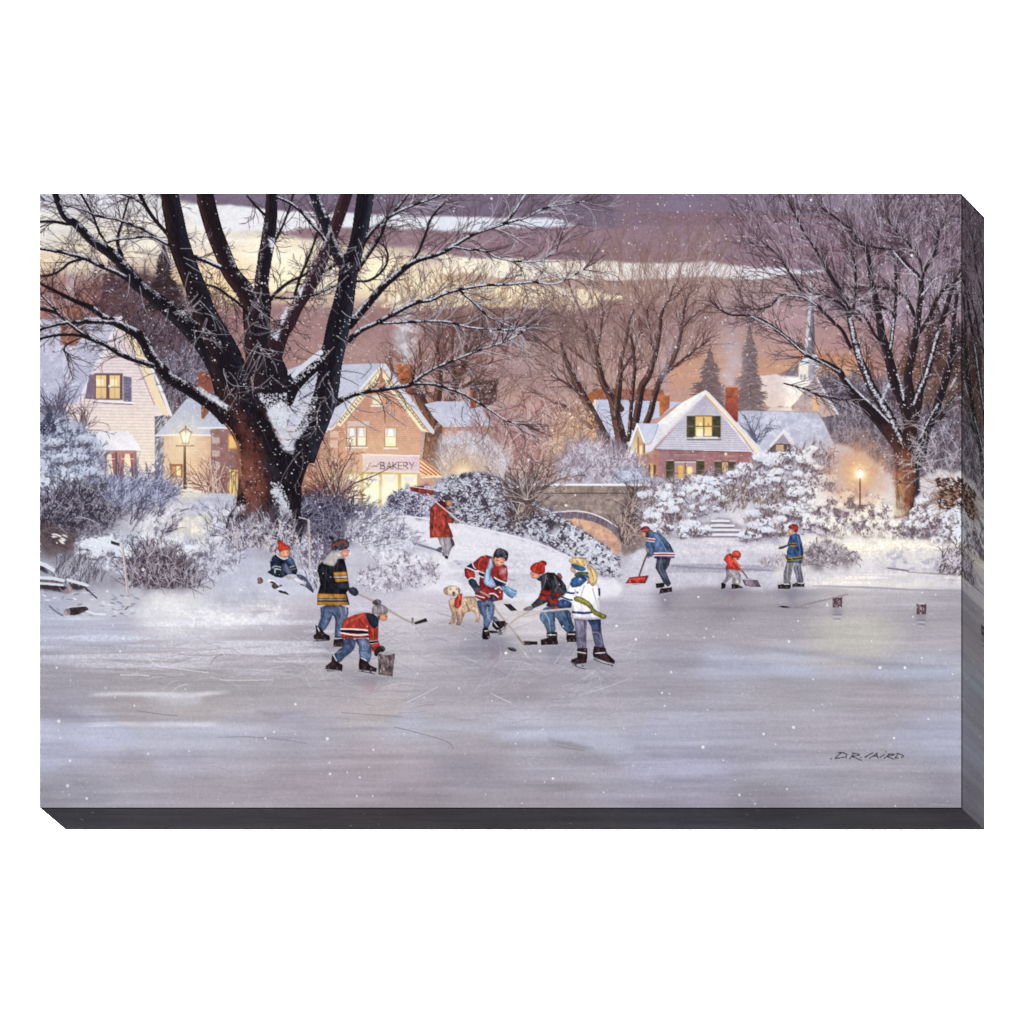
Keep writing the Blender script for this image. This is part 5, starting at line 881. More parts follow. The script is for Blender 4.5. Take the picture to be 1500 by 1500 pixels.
wisp('z 350,800 500,780 640,800 560,830 360,830', (138,134,146), .5, 6); wisp('z 440,650 600,650 730,652 600,662', (190,188,192), .6, 2); wisp('z 1200,690 1330,700 1330,790 1260,740', (138,136,150), .5, 8)
wisp('z 700,30 1000,20 1120,60 1000,170 780,165', (192,190,182), .45, 10)
for x0,x1,y,hh,c,a_ in ((58,420,905,5,(228,228,236),.55),(58,330,922,4,(150,152,170),.5),(100,460,936,4,(206,208,220),.5),(58,260,948,3,(150,148,164),.5),(130,360,1018,3,(236,236,242),.6),(58,240,1050,6,(140,138,154),.45),(110,330,1062,3,(238,238,246),.7),(58,420,1085,8,(186,188,208),.4),(420,900,1062,5,(184,186,204),.4),(700,1200,1085,7,(176,178,198),.4),(930,1408,985,6,(178,180,200),.4),(1040,1408,962,4,(190,190,204),.4),(1100,1408,1000,4,(144,142,158),.35),(900,1300,1040,5,(178,178,194),.35),(500,1000,1130,8,(150,146,162),.3),(950,1300,1102,3,(138,136,150),.4),(1140,1320,1122,3,(190,188,196),.4),(640,1400,1150,9,(172,172,190),.3)):
    xm = (x0+x1)/2; sl = window(x0, y-hh*4, x1, y+hh*4); d = ((YY[sl]-y-NH[sl]*hh*.9)/hh)**2; e = np.clip(1-((XX[sl]-xm)/((x1-x0)/2))**2, 0, 1)
    comp(sl, (a_*np.exp(-d)*e*np.clip(.8+NH[sl]*.5, 0, 1)).astype(f4), np.array(c, f4), False)
for x,y,w,h,c in ((725,958,9,14,(150,120,132)),(812,962,10,12,(130,132,150)),(868,990,9,12,(176,174,186)),(545,1006,12,10,(150,120,128)),(482,958,8,10,(130,128,140)),(975,884,8,12,(112,118,140)),(1160,876,7,12,(112,118,142)),(1072,872,7,8,(150,120,126)),(668,924,8,8,(176,164,158))):
    glow(x, y, w, c, .38, h)
# skate scratches
S = Splat()
def scr(n, box_, ln, col, da=.25, a=.6):
    x = rng.uniform(box_[0], box_[2], n); y = rng.uniform(box_[1], box_[3], n); th = rng.normal(0, da, n)+rng.choice([0, math.pi], n)
    grow(x, y, th, rng.uniform(.4, 1.2, n)*ln, .8, S, col, .5, .01, 0, 0, a=a, cvar=8)
scr(150,(440,880,920,1010),60,(206,206,216),.5); scr(110,(440,890,920,1020),55,(132,130,146),.4); scr(45,(180,940,420,1000),60,(216,216,224),.12); scr(34,(180,940,420,1010),50,(136,132,144),.15); scr(50,(500,1000,1000,1060),60,(140,138,152),.12,.5); scr(60,(60,1020,1400,1180),70,(172,170,184),.06,.4); scr(50,(60,960,1400,1180),60,(140,138,152),.05,.4); scr(40,(900,880,1400,960),50,(190,188,200),.08,.5)
S.flush(1.3, False)
for s, c, a_ in (('y 320,430 400,390 470,355',(214,212,220),.8),('y 1160,395 1280,360 1415,310',(200,200,210),.6),('y 730,385 780,410 830,432',(214,212,220),.8),('y 260,550 400,585 500,615 535,635 545,655',(120,118,134),.8),('y 1050,640 1110,655 1190,665',(128,124,138),.8),('y 770,130 780,200 770,220',(206,206,216),.6),('y 1040,240 1090,170 1110,150',(206,206,216),.7),('x 560,215 600,250 700,265 850,285',(226,226,232),.8),('x 920,140 915,175 930,200',(214,214,222),.8),('x 830,190 900,175 950,172',(220,220,228),.8),('x 660,390 700,355 750,340',(214,214,222),.8),('x 910,320 1000,322 1165,320',(220,220,228),.9),('x 420,295 500,296 560,300',(226,226,232),.9),('x 500,470 600,485 700,495',(120,114,122),.6),('x 900,600 1050,598 1200,610 1330,630',(128,126,142),.7),('y 0,480 150,490 300,500',(124,120,130),.6),('x 540,210 580,235',(214,214,220),.9),('x 860,250 880,215 920,195',(120,118,128),.6)): stroke(s, .8, c, a_*.75, own=False)
# reflections under the skaters and logs
for X,Y,RX,RY,A_,c in ((725,945,22,14,.55,(132,130,148)),(820,950,34,12,.5,(136,134,150)),(870,975,24,8,.4,(134,132,148)),(545,995,36,8,.5,(132,130,146)),(480,945,26,6,.4,(134,132,148)),(975,872,22,10,.5,(128,126,142)),(1075,866,26,8,.5,(126,124,140)),(1158,866,22,10,.5,(126,124,142)),(1226,896,9,8,.6,(130,126,142)),(1349,904,8,12,.6,(134,130,146)),(690,920,26,5,.35,(150,146,158)),(620,1005,20,6,.0,(0,0,0))): glow(X,Y,RX,c,A_,RY,1.2)
for X,Y in ((1226,900),(1349,908)): 
    for q in range(4): stroke([(X-6+q,Y+q*3.2,1),(X+7-q,Y+q*3.2+.4,1)], 1, (196,196,206) if q%2 else (120,118,134), .5, own=False)
scumble('540,985 600,985 620,1010 560,1012', (132,128,144), NH, -.4, .6, .5, 5)
# signature
SG = part('painted_signature', 'painted signature in thin dark strokes at the lower right')
for s in ('n 110,174 190,107 225,112 255,130 240,155 180,168 110,178','n 150,108 195,104','n 248,170 252,172','n 290,180 345,112','n 325,108 400,124 405,138 320,152 370,172 436,201','n 425,164 431,166','n 575,107 530,130 485,160','n 530,178 580,146 632,112','n 618,116 630,140 640,176','n 575,150 630,146','n 662,166 716,126','n 733,92 738,95','n 718,172 782,126','n 770,122 842,126 800,142 752,151 832,186','n 850,170 886,122','n 870,114 925,128 952,148 930,164 850,172','n 62,180 68,181'):
    stroke(s, 1.15, (66,62,78), .85)
stroke('n 500,150 485,161', 1.9, (60,56,70), .9)
# ------------------------------------------------------------------ people
FOLD[:] = [.6, 1.9]
def stick(lab, shaft, blade, bc=(52,46,50), sc=(148,132,130), w=2.4):
    part('painted_hockey_stick', lab); stroke(shaft, w, sc); stroke(shaft, w*.35, (206,190,180), .7, off=.25, own=False); poly(blade, bc, tex=.15)
def rim(s, col, a=.7, w=1): stroke(s, w, col, a, own=False)
def fold(s, col, a=.6, w=1.4): stroke(s, w, col, a, own=False, w1=.6)
# striped black and gold jersey
PP = part('painted_person', 'painted skater in black and gold striped jersey seen from behind')
def skate(s, blade, lace=None, col=(48,36,40)):
    q = pts(s); m = q.mean(0); q = m+(q-m)*1.13; sub('skate', None, P0); poly(q, col, tex=.2)
    if blade:
        q = pts(blade); q[:, 1] -= 1.2; m0, m1 = q[0]*.8+q[-1]*.2, q[0]*.25+q[-1]*.75
        for m in (m0, m1): stroke([(m[0], m[1]-3.4), (m[0], m[1])], 2.2, (84,74,80))
        stroke(q, 1.5, (66,58,66)); q[:, 1] += .9; stroke(q, .9, (176,172,182))
    if lace: stroke(lace, 1.2, (214,210,214))
P0 = PP
sub('trousers'); poly('p 185,755 455,760 460,860 410,960 395,1030 400,1100 325,1080 330,960 335,900 310,845 290,910 220,1020 160,990 175,930 200,870', ((70,84,114),(92,102,130),'h'), tex=.12, sm=1); fold('p 380,780 395,850 370,940', (140,150,176)); fold('p 430,770 440,850', (170,176,196), .6, 2); fold('p 230,800 215,880 190,960', (52,66,98)); fold('p 300,830 340,880 350,960', (50,60,88), .7, 2); fold('p 250,900 220,960', (130,140,168))
skate('p 150,960 190,980 230,1030 270,1050 272,1085 140,1080 130,1050 155,1030', 'p 130,1112 270,1106', 'p 165,975 180,1005'); skate('p 335,1060 400,1070 418,1120 415,1150 320,1140 325,1100', 'p 315,1166 420,1162', 'p 330,1078 395,1075')
sub('jersey', None, PP); poly('p 200,350 250,300 340,300 420,320 440,400 455,500 470,600 440,640 470,750 160,755 165,650 190,560 165,430 170,380', (36,34,42), tex=.15, sm=0)
poly('p 205,345 300,235 380,250 440,330 410,318 370,315 320,390 225,368', (182,174,174), tex=.05)
for s, c in (('p 165,648 440,655 440,690 165,690',(206,138,44)),('p 165,690 440,690 445,715 165,715',(232,230,232)),('p 165,712 445,712 450,726 165,724',(40,34,40)),('p 160,724 455,724 468,760 160,758',(200,130,42)),('p 315,445 440,440 450,475 318,480',(206,138,44)),('p 318,484 445,478 448,498 320,500',(228,226,230)),('p 328,505 450,503 460,530 335,540',(206,138,44))): poly(s, c, tex=.08)
box(465.4,876.4,507.6,877.8,(40,34,40),.9); fold('p 250,400 240,520 230,640', (62,62,74)); fold('p 330,560 380,600 430,600', (66,66,80)); poly('p 330,540 450,540 470,590 420,620 350,600', (52,54,72), tex=.1, sm=1); fold('p 320,390 315,440', (70,70,80)); fold('p 360,330 350,430', (64,62,70), .5, 3)
sub('glove', None, PP); poly('p 450,600 520,580 565,640 530,680 470,650', (66,66,84), tex=.15, sm=1)
sub('head', None, PP); poly('p 385,240 470,225 470,250 455,290 420,298 395,285', (226,150,124), sm=1, tex=.04); fold('p 455,262 470,262', (170,90,80)); glow(511,809,1.6,(246,206,186),.5)
sub('hat', None, PP); poly('p 290,200 310,150 380,120 460,140 470,215 380,240 300,230', (70,62,68), sm=1, tex=.15); stroke('p 292,205 370,165 430,150', 2.2, (150,64,56), .8); stroke('p 300,222 340,232 390,232', 2., (64,68,108), .9); poly('p 280,95 330,120 310,150 275,120', (58,52,60), .9, tex=.2)
stick('painted hockey stick held by the skater in black and gold', 'p 560,655 700,720 820,790 950,870 1060,925 1100,930', 'p 1085,925 1200,882 1215,915 1100,945', w=2.3); box(603,905,606,912,(150,140,146),.8)
# red jersey skater bending over the log
P0 = PP = part('painted_person', 'painted child in red jersey bending over a log with a grey bobble hat')
sub('trousers'); poly('p 405,1075 530,1080 525,1150 500,1200 420,1260 380,1310 320,1300 310,1240 360,1190 415,1150', (68,84,116), tex=.12, sm=1); poly('p 520,1080 655,1075 680,1150 680,1250 650,1320 575,1290 555,1200 560,1150 530,1110', (90,104,136), tex=.12, sm=1); fold('p 470,1090 480,1160 440,1220', (48,62,96)); fold('p 590,1110 600,1180 640,1230', (150,160,186)); fold('p 345,1210 400,1200', (130,144,176)); fold('p 540,1090 560,1140', (48,56,84), .8, 2.5); fold('p 570,1190 620,1200 670,1195', (64,76,108))
skate('p 305,1240 340,1300 395,1330 390,1385 260,1380 250,1340 300,1300', 'p 240,1376 385,1392', 'p 318,1238 345,1290'); skate('p 575,1260 640,1300 660,1330 720,1360 715,1390 570,1370 565,1330', 'p 565,1398 705,1426', 'p 580,1262 630,1290')
sub('jersey', None, PP); poly('p 395,950 420,895 520,850 620,830 700,840 745,900 745,1000 740,1090 760,1140 740,1200 690,1205 660,1120 655,1070 400,1080 385,1030', ((170,62,50),(148,46,42),'v'), tex=.1, sm=0)
poly('p 620,835 690,838 745,880 750,930 730,985 680,970 640,900', (40,50,66), sm=1, tex=.1)
poly('p 390,988 640,995 645,1035 385,1020', (34,32,40)); rim('p 388,986 560,992 640,1000', (232,226,226), .95, 1.8); rim('p 385,1024 520,1044 645,1040', (232,226,226), .95, 1.8); poly('p 655,1098 735,1092 738,1125 658,1135', (232,226,226)); poly('p 656,1106 736,1100 737,1118 658,1127', (36,34,42))
fold('p 600,850 500,900 420,940', (222,96,60)); fold('p 560,900 600,950 590,985', (140,34,34)); fold('p 690,990 700,1080', (222,96,56), .6, 2); fold('p 650,960 660,1080', (120,30,32), .7, 2); fold('p 690,1150 730,1140', (222,96,64)); fold('p 470,900 450,980', (150,40,36))
sub('glove', None, PP); poly('p 700,1200 770,1135 815,1170 800,1205 750,1210 735,1250 710,1245', (44,42,48), sm=1, tex=.15); rim('p 770,1150 800,1180', (120,116,122), .6)
sub('head', None, PP); poly('p 745,850 825,840 835,880 810,912 760,905', (222,150,116), sm=1); fold('p 812,868 828,866', (140,80,66)); glow(558,908,1.5,(240,190,160),.4); poly('p 735,860 760,855 755,900 742,905', (96,70,64), .8)
sub('hat', None, PP); poly('p 682,800 690,770 740,745 800,760 838,800 835,840 760,850 700,845 682,830', (150,140,146), sm=1, tex=.1); poly('p 680,735 720,700 770,710 775,745 740,760 700,755', (100,92,106), sm=1, tex=.25); fold('p 740,760 735,840', (116,106,116)); fold('p 780,770 790,840', (186,178,182))
part('painted_log', 'painted upright log with snowy top under the bending child'); poly('p 745,1225 830,1212 905,1225 890,1330 880,1440 745,1420', ((110,96,98),(92,76,80),'h'), tex=.18); poly('p 750,1222 830,1210 905,1222 870,1236 780,1236', (206,202,210)); 
dabs('555,962 576,962 573,987 556,986', 80, (.3,.7), [(58,46,52),(150,138,140),(84,70,74),(186,178,184)], .55, 4, 1.57, .15)
# red jersey with light blue scarf
P0 = PP = part('painted_person', 'painted boy in red jersey with blowing light blue scarf and dark hair')
stick('painted hockey stick with its blade beside the puck', 'l 700,770 810,960 960,1150 1090,1310 1180,1440', 'q 735,845 835,848 838,872 735,875', w=2.2, sc=(156,144,144)); stroke('q 690,810 720,850 738,862', 2.2, (150,128,122)); cur = PP
sub('trousers', None, PP); poly('l 545,830 650,850 800,870 790,1000 770,1080 730,1160 700,1230 640,1220 640,1100 620,1040 560,1000 540,930', ((68,88,126),(112,126,156),'h'), tex=.12, sm=1); fold('l 700,900 690,1000 710,1100', (168,180,204)); fold('l 600,860 590,950 640,1040', (44,64,106)); fold('l 770,920 750,1040', (84,102,142)); fold('l 660,1040 650,1140', (70,88,128)); poly('l 780,1050 830,1080 850,1130 790,1150 755,1110', (98,116,146), tex=.12, sm=1)
skate('l 640,1220 700,1230 720,1300 715,1350 690,1370 630,1365 625,1310', None, 'l 660,1260 700,1255'); skate('l 770,1150 840,1130 920,1125 945,1165 870,1230 820,1240 770,1190', 'l 840,1300 930,1230 965,1170', 'l 790,1150 830,1200'); poly('l 700,1250 830,1260 850,1280 740,1295', (60,50,56), sm=1, tex=.15)
sub('jersey', None, PP); poly('l 500,320 600,235 680,215 760,240 780,330 900,330 960,370 975,470 960,590 890,650 910,700 905,830 800,850 720,800 650,860 520,790 520,740 600,720 580,600 590,480 570,420 520,430 525,540 430,560 385,500 375,410 420,370', ((158,50,48),(136,40,42),'v'), tex=.12)
poly('l 410,370 480,320 525,400 510,430 400,385', (38,48,76), tex=.1); rim('l 402,385 460,405 515,432', (232,226,230), .95, 1.6); rim('l 484,322 505,375 528,402', (226,220,224), .9, 1.3)
poly('l 575,440 650,470 640,515 575,490', (40,46,72)); rim('l 575,436 650,468', (226,222,226), .9, 1.4); rim('l 575,500 640,525', (226,222,226), .9, 1.4); poly('l 770,530 960,600 930,640 800,610', (40,48,76)); rim('l 790,525 850,560 960,605', (226,222,228), .9, 1.6); poly('l 800,610 920,625 910,680 840,650', (44,56,88)); rim('l 800,680 860,655 895,690', (232,226,230), .95, 1.8); rim('l 520,765 600,790 650,800', (226,220,224), .8, 1.4)
poly('l 430,540 530,550 560,620 600,650 620,740 540,760 480,660 435,610', (52,62,88), tex=.15, sm=1); rim('l 430,555 470,530 530,540', (222,220,226), .9, 1.3); poly('l 500,640 590,650 620,730 540,750', (96,70,84), tex=.3, sm=1); poly('l 750,770 830,780 830,830 760,870 690,850 700,800', (62,66,92), tex=.2, sm=1); poly('l 660,830 730,800 760,870 740,930 680,930', (104,112,140), tex=.25, sm=1); rim('l 720,750 780,745 840,790', (226,222,228), .9, 1.5); stroke('l 600,720 680,760 720,790', 2.4, (170,146,140))
fold('l 620,260 570,340 590,400', (222,92,76)); fold('l 640,540 650,640 600,700', (120,26,32), .8, 2); fold('l 860,700 880,760 870,820', (214,76,66)); fold('l 420,430 450,500', (222,96,80)); fold('l 700,660 760,720', (112,26,32), .8, 2.5); glow(737,837,5,(214,190,196),.7); glow(740,848,3,(206,150,150),.4)
sub('head', None, PP); poly('l 755,230 830,210 920,260 940,300 900,350 860,375 800,355 765,300', (216,150,120), sm=1, tex=.05); fold('l 820,285 850,295', (116,66,56),.9,1.2); fold('l 880,310 905,318', (116,66,56),.9,1.2); fold('l 825,345 850,352', (150,70,64), .9, 1.2); glow(732,826,1.8,(240,196,170),.6); poly('l 760,280 790,300 800,350 780,350', (176,108,88), .6)
sub('hair', None, PP); poly('l 770,240 790,160 840,115 910,130 975,170 985,220 965,295 935,300 930,260 870,240 830,270 800,235 785,290', (66,60,74), sm=1, tex=.25); fold('l 850,130 830,200', (120,116,130)); fold('l 900,140 930,200', (112,108,122))
sub('scarf', None, PP); poly('l 720,260 760,250 765,330 780,380 740,410 730,480 760,530 800,600 820,640 780,670 700,640 650,620 640,560 660,470 690,380 715,330', (150,184,220), sm=1, tex=.06); poly('l 860,640 960,640 1030,680 1110,715 1060,800 1020,815 950,760 900,700', (112,150,188), sm=1, tex=.1); fold('l 690,420 680,540 720,620', (196,218,240)); fold('l 740,420 720,560', (84,120,166), .8, 1.6); fold('l 960,660 1040,720 1090,730', (176,204,226)); fold('l 930,690 1010,780', (74,110,150)); fold('l 735,280 745,360', (196,218,240)); 
for y in (690,730,770): stroke([(752+ (770-y)*.04,790+y/9.375,1.1),(758,790+(y+22)/9.375,1.1)], 1, (150,184,214))
# dog
DG = part('painted_dog', 'painted golden retriever wearing a red bandana beside the boy in red')
poly('l 160,820 250,800 370,790 470,780 530,790 560,900 600,1020 590,1130 520,1145 545,1090 520,1010 480,990 400,1000 370,1050 340,1130 330,1180 250,1180 280,1130 275,1040 255,1060 250,1160 150,1165 195,1120 205,1030 185,960 160,900', ((206,178,156),(176,138,116),'v'), tex=.1, sm=1)
dabs('l 170,830 370,800 530,800 540,960 400,990 200,960', 160, (.4,.8), [(226,200,172),(150,112,92),(214,182,150)], .6, 4, .6, .6, own=False); fold('l 400,880 440,960 420,990', (140,104,84), .6, 2); fold('l 220,1030 230,1130', (140,104,90)); fold('l 310,1040 300,1140', (150,116,100)); fold('l 560,960 580,1080', (206,176,150)); fold('l 270,1000 280,1120', (120,92,82), .6, 2)
sub('head', None, DG); poly('l 100,680 150,640 230,630 290,650 320,700 300,760 260,775 200,790 160,770 120,760 90,720', (222,200,176), sm=1, tex=.05); poly('l 95,670 150,650 145,700 155,760 120,765 90,720', (186,150,124), .9, sm=1); poly('l 290,655 325,690 315,750 295,750', (192,156,128), .9, sm=1); glow(664.6,868.5,1.9,(40,34,40),.95); glow(660,863.2,1,(50,40,42),.9); glow(668.6,863.2,1,(50,40,42),.9); fold('l 215,755 235,775 255,755', (90,66,64)); glow(664,864,3,(240,226,206),.4); glow(664.6,868.8,1.5,(40,34,40),.9)
sub('bandana', None, DG); poly('l 240,830 300,750 350,740 345,800 330,920 280,960 235,920', (200,66,50), sm=1, tex=.15); fold('l 310,770 290,860', (236,110,84)); fold('l 270,860 280,930', (150,40,38))
# black jersey with red bobble hat
P0 = PP = part('painted_person', 'painted child in black and red striped jersey with a red bobble hat')
sub('trousers'); poly('q 895,590 1000,600 1080,620 1085,690 1115,760 1060,790 1010,740 970,660 960,690 975,780 910,800 895,740 850,680 855,640', ((98,120,148),(54,72,102),'h'), tex=.12, sm=1); fold('q 890,640 920,690 930,770', (160,182,206)); fold('q 1000,650 1040,720', (92,120,156)); fold('q 955,640 965,700', (40,56,86), .8, 2); fold('q 1050,640 1070,720', (34,50,80), .8, 2)
skate('q 905,790 975,785 975,830 982,860 960,872 870,870 868,835 910,825', 'q 880,880 976,876', 'q 912,800 970,800'); skate('q 1055,785 1115,775 1120,830 1120,855 1060,850 1052,825', 'q 1060,858 1120,858', 'q 1060,795 1110,795')
sub('jersey', None, PP); poly('q 820,385 870,360 910,340 960,345 1010,390 1045,440 1055,490 1090,570 1080,610 980,600 900,590 910,560 870,580 810,605 790,580 840,530 865,470 860,410', (58,56,64), tex=.18, sm=0)
for s in ('q 860,475 940,475 930,515 865,500','q 850,515 925,520 910,545 840,540','q 965,490 1010,500 1000,520 950,515','q 930,540 990,545 985,570 920,575'): poly(s, (186,48,46), tex=.12)
poly('q 825,385 860,370 880,385 850,410', (44,62,104), sm=1); fold('q 900,360 890,420 875,460', (130,130,138)); fold('q 960,370 980,430 970,480', (112,112,122)); fold('q 1000,400 1020,470', (34,34,40), .8, 2); fold('q 930,400 940,470', (34,32,38), .7, 1.6); poly('q 975,350 1005,345 1025,385 1000,395', (130,62,66), .8, sm=1)
sub('glove', None, PP); poly('q 735,605 790,585 815,600 790,625 730,625', (122,112,124), sm=1, tex=.1); poly('q 945,600 990,585 1005,615 985,630 950,625', (150,84,60), sm=1, tex=.1); poly('q 1060,560 1090,560 1088,590 1065,590', (196,60,50))
sub('head', None, PP); poly('q 785,335 820,345 860,355 850,385 800,392 785,365', (222,160,136), sm=1); fold('q 800,362 812,362', (120,70,64), .8, 1.1)
sub('hat', None, PP); poly('q 780,320 790,290 830,265 880,275 895,310 890,350 860,360 800,340', (172,48,44), sm=1, tex=.12); poly('q 845,265 870,252 905,265 905,290 880,298 855,285', (206,66,52), sm=1, tex=.2); fold('q 830,280 815,335', (226,96,76)); fold('q 860,290 860,350', (140,30,32))
stick('painted hockey stick of the child in black and red', 'q 1080,608 920,622 780,632 690,635', 'q 588,572 640,575 690,622 640,625', w=2.2, sc=(196,186,188))
stick('painted crossed hockey stick reaching behind the boy in red', 'q 770,632 700,670 640,715 590,765', 'q 550,795 600,745 612,755 575,800 548,800', (176,170,176), (176,156,150), 2.0)
# girl in white and blue
P0 = PP = part('painted_person', 'painted girl with blonde ponytail in white and blue jersey and green scarf')
sub('trousers'); poly('q 1105,680 1200,690 1195,760 1195,830 1195,910 1130,910 1120,820 1112,750', ((122,116,140),(104,100,126),'v'), tex=.1, sm=0); poly('q 1200,690 1300,685 1305,780 1320,860 1335,905 1260,890 1240,800 1230,740', ((48,62,98),(112,106,132),'v'), tex=.12); fold('q 1140,720 1140,800 1160,880', (150,146,166)); fold('q 1180,700 1180,780', (72,70,98), .8, 2); fold('q 1290,720 1290,790', (34,44,74), .8, 2); fold('q 1240,780 1290,790 1310,860', (140,136,156)); fold('q 1130,820 1190,830', (84,80,104))
skate('q 1130,905 1195,905 1195,960 1190,1000 1120,1010 1090,1000 1092,980 1130,965', 'q 1098,1025 1140,1048 1190,1058', 'q 1130,925 1190,935'); skate('q 1258,890 1335,905 1340,935 1395,985 1390,1005 1320,985 1255,960 1250,940', 'q 1250,978 1310,1012 1385,1035', 'q 1262,935 1330,930'); poly('q 1250,970 1300,985 1390,1015 1385,1034 1320,1020 1255,990', (206,202,210)); stroke('q 1252,980 1320,1008 1386,1024', 1, (60,54,62))
sub('jersey', None, PP); poly('q 1085,390 1120,365 1200,360 1260,400 1290,450 1295,540 1300,660 1310,685 1085,680 1095,600 1075,560 1000,560 985,540 1040,500 1070,430', ((238,238,242),(212,210,222),'v'), tex=.04)
poly('q 1085,395 1125,365 1205,360 1220,380 1180,420 1150,445 1090,455 1075,430', (58,92,142), sm=0, tex=.14); poly('q 1005,530 1090,560 1085,590 1000,600 975,580', (60,84,136), sm=1, tex=.1); stroke('q 1040,485 1090,495 1130,490', 2.4, (52,72,124)); stroke('q 1010,520 1060,540 1090,545', 2., (52,72,124)); poly('q 1087,625 1180,632 1240,628 1240,642 1170,650 1087,640', (56,72,120)); poly('q 1280,455 1296,460 1298,520 1284,510', (60,76,120)); fold('q 1180,440 1150,540 1160,600', (170,170,190)); fold('q 1240,460 1270,560 1290,640', (186,186,202), .7, 2); fold('q 1110,470 1130,540', (176,176,194)); glow(850,848.6,1.6,(255,255,255),.9)
sub('scarf', None, PP); poly('q 1110,345 1150,335 1220,340 1215,358 1150,365 1105,372', (96,112,62), sm=1, tex=.1); poly('q 1105,520 1140,515 1200,545 1235,575 1250,610 1300,640 1350,655 1330,690 1290,670 1240,650 1215,600 1150,565 1100,550', (132,128,52), sm=1, tex=.12); fold('q 1130,530 1210,570 1240,630', (176,172,90)); fold('q 1220,590 1240,640', (84,84,36), .7, 1.6)
sub('head', None, PP); poly('q 1080,300 1095,300 1120,330 1110,350 1085,340 1078,325', (226,170,148), sm=1); 
sub('hair', None, PP); poly('q 1060,255 1100,232 1160,230 1195,245 1205,280 1180,300 1110,285 1075,272', (212,178,116), sm=1, tex=.1); poly('q 1195,280 1230,290 1270,330 1280,380 1262,430 1240,450 1215,420 1195,430 1215,370 1205,320', (206,176,124), sm=1, tex=.1); fold('q 1220,310 1245,380 1240,440', (160,120,72), .8, 1.4); fold('q 1100,245 1170,250', (240,214,160)); fold('q 1240,320 1265,390', (240,216,166)); fold('q 1210,330 1225,390', (240,216,166))
sub('headband', None, PP); poly('q 1082,275 1130,290 1190,305 1190,330 1140,335 1085,300', (62,96,148), sm=1, tex=.1)
part('painted_puck', 'painted black puck lying on the ice between the sticks'); poly('q 620,890 660,893 684,908 678,922 645,918 620,902', (52,46,52), tex=.15); rim('q 624,892 680,908', (120,114,122), .7)
# sitting child by the tree
P0 = PP = part('painted_person', 'painted child with red hat sitting in the snow tying skates')
sub('jersey'); poly('m 165,560 200,490 270,440 350,500 400,530 460,480 540,540 570,620 600,700 580,770 520,760 480,740 430,780 350,820 240,800 120,730 180,690', (36,42,62), tex=.15, sm=0); poly('m 430,500 490,480 555,560 560,630 480,610 440,560', (74,100,134), tex=.15, sm=1); poly('m 190,690 300,680 430,760 350,820 220,780', (44,56,66), tex=.15); rim('m 200,665 240,635 330,650', (206,196,196), .9, 1); rim('m 245,740 250,680 330,690', (214,210,214), .95, 1.2); rim('m 480,650 550,630', (200,190,186), .9, 1); rim('m 500,690 580,670', (120,130,120), .8, 1); rim('m 268,445 300,480 380,525 440,505', (232,226,226), .95, 1.4); rim('m 165,560 200,490', (160,162,180), .7, 1)
sub('trousers', None, PP); poly('m 330,620 390,580 450,620 510,700 520,760 460,770 380,720', (98,100,130), sm=1, tex=.1); poly('m 570,770 640,760 730,810 790,900 850,1010 850,1050 800,1010 740,950 690,890 620,830', (98,102,134), sm=1, tex=.1)
sub('skate', None, PP); poly('m 510,820 570,790 650,850 730,880 745,920 690,930 600,900 530,870', (226,224,232), sm=1); poly('m 410,800 460,785 510,810 480,850 430,830', (226,220,206), sm=1); stroke('m 650,925 720,950 840,1045', 1.2, (70,64,80))
sub('head', None, PP); poly('m 300,420 380,380 450,370 478,420 460,480 410,515 340,485', (226,160,124), sm=1, tex=.04); glow(415.6,810.5,.9,(110,66,60),.9); glow(420.6,810,.9,(110,66,60),.9); fold('m 385,475 420,480', (160,84,74), .9, 1); glow(418.4,812.8,1,(246,196,166),.7)
sub('hat', None, PP); poly('m 275,270 300,220 330,215 370,260 440,310 490,350 460,370 380,385 310,420 285,360 300,310', (186,58,44), sm=1, tex=.12); fold('m 330,290 320,390', (236,98,66)); fold('m 390,300 420,360', (150,34,30))
for s,c in (('m 145,870 240,860 290,900 270,930 180,900',(74,62,64)),('m 190,910 280,930 320,960 250,1000 200,980',(84,66,64)),('m 310,940 360,920 350,950 310,960',(70,62,68)),('m 290,1010 380,1020 440,1050 470,1095 400,1070 310,1050',(70,62,66))): 
    part('painted_wood_chunk', 'painted broken wood half buried in snow near the sitting child') if c == (74,62,64) else None
    poly(s, c, tex=.2, sm=1)
stroke('m 150,865 230,870 280,910', 1.6, (226,226,234)); stroke('m 270,1000 320,985 380,1020', 1.6, (226,226,234)); part('painted_stone', 'painted brown stone at the foot of the snow slope'); poly('m -10,800 30,800 65,850 40,910 -20,920 -40,860', (128,96,92), sm=1, tex=.15); stroke('m -15,800 30,800 60,840', 1.2, (214,206,214))
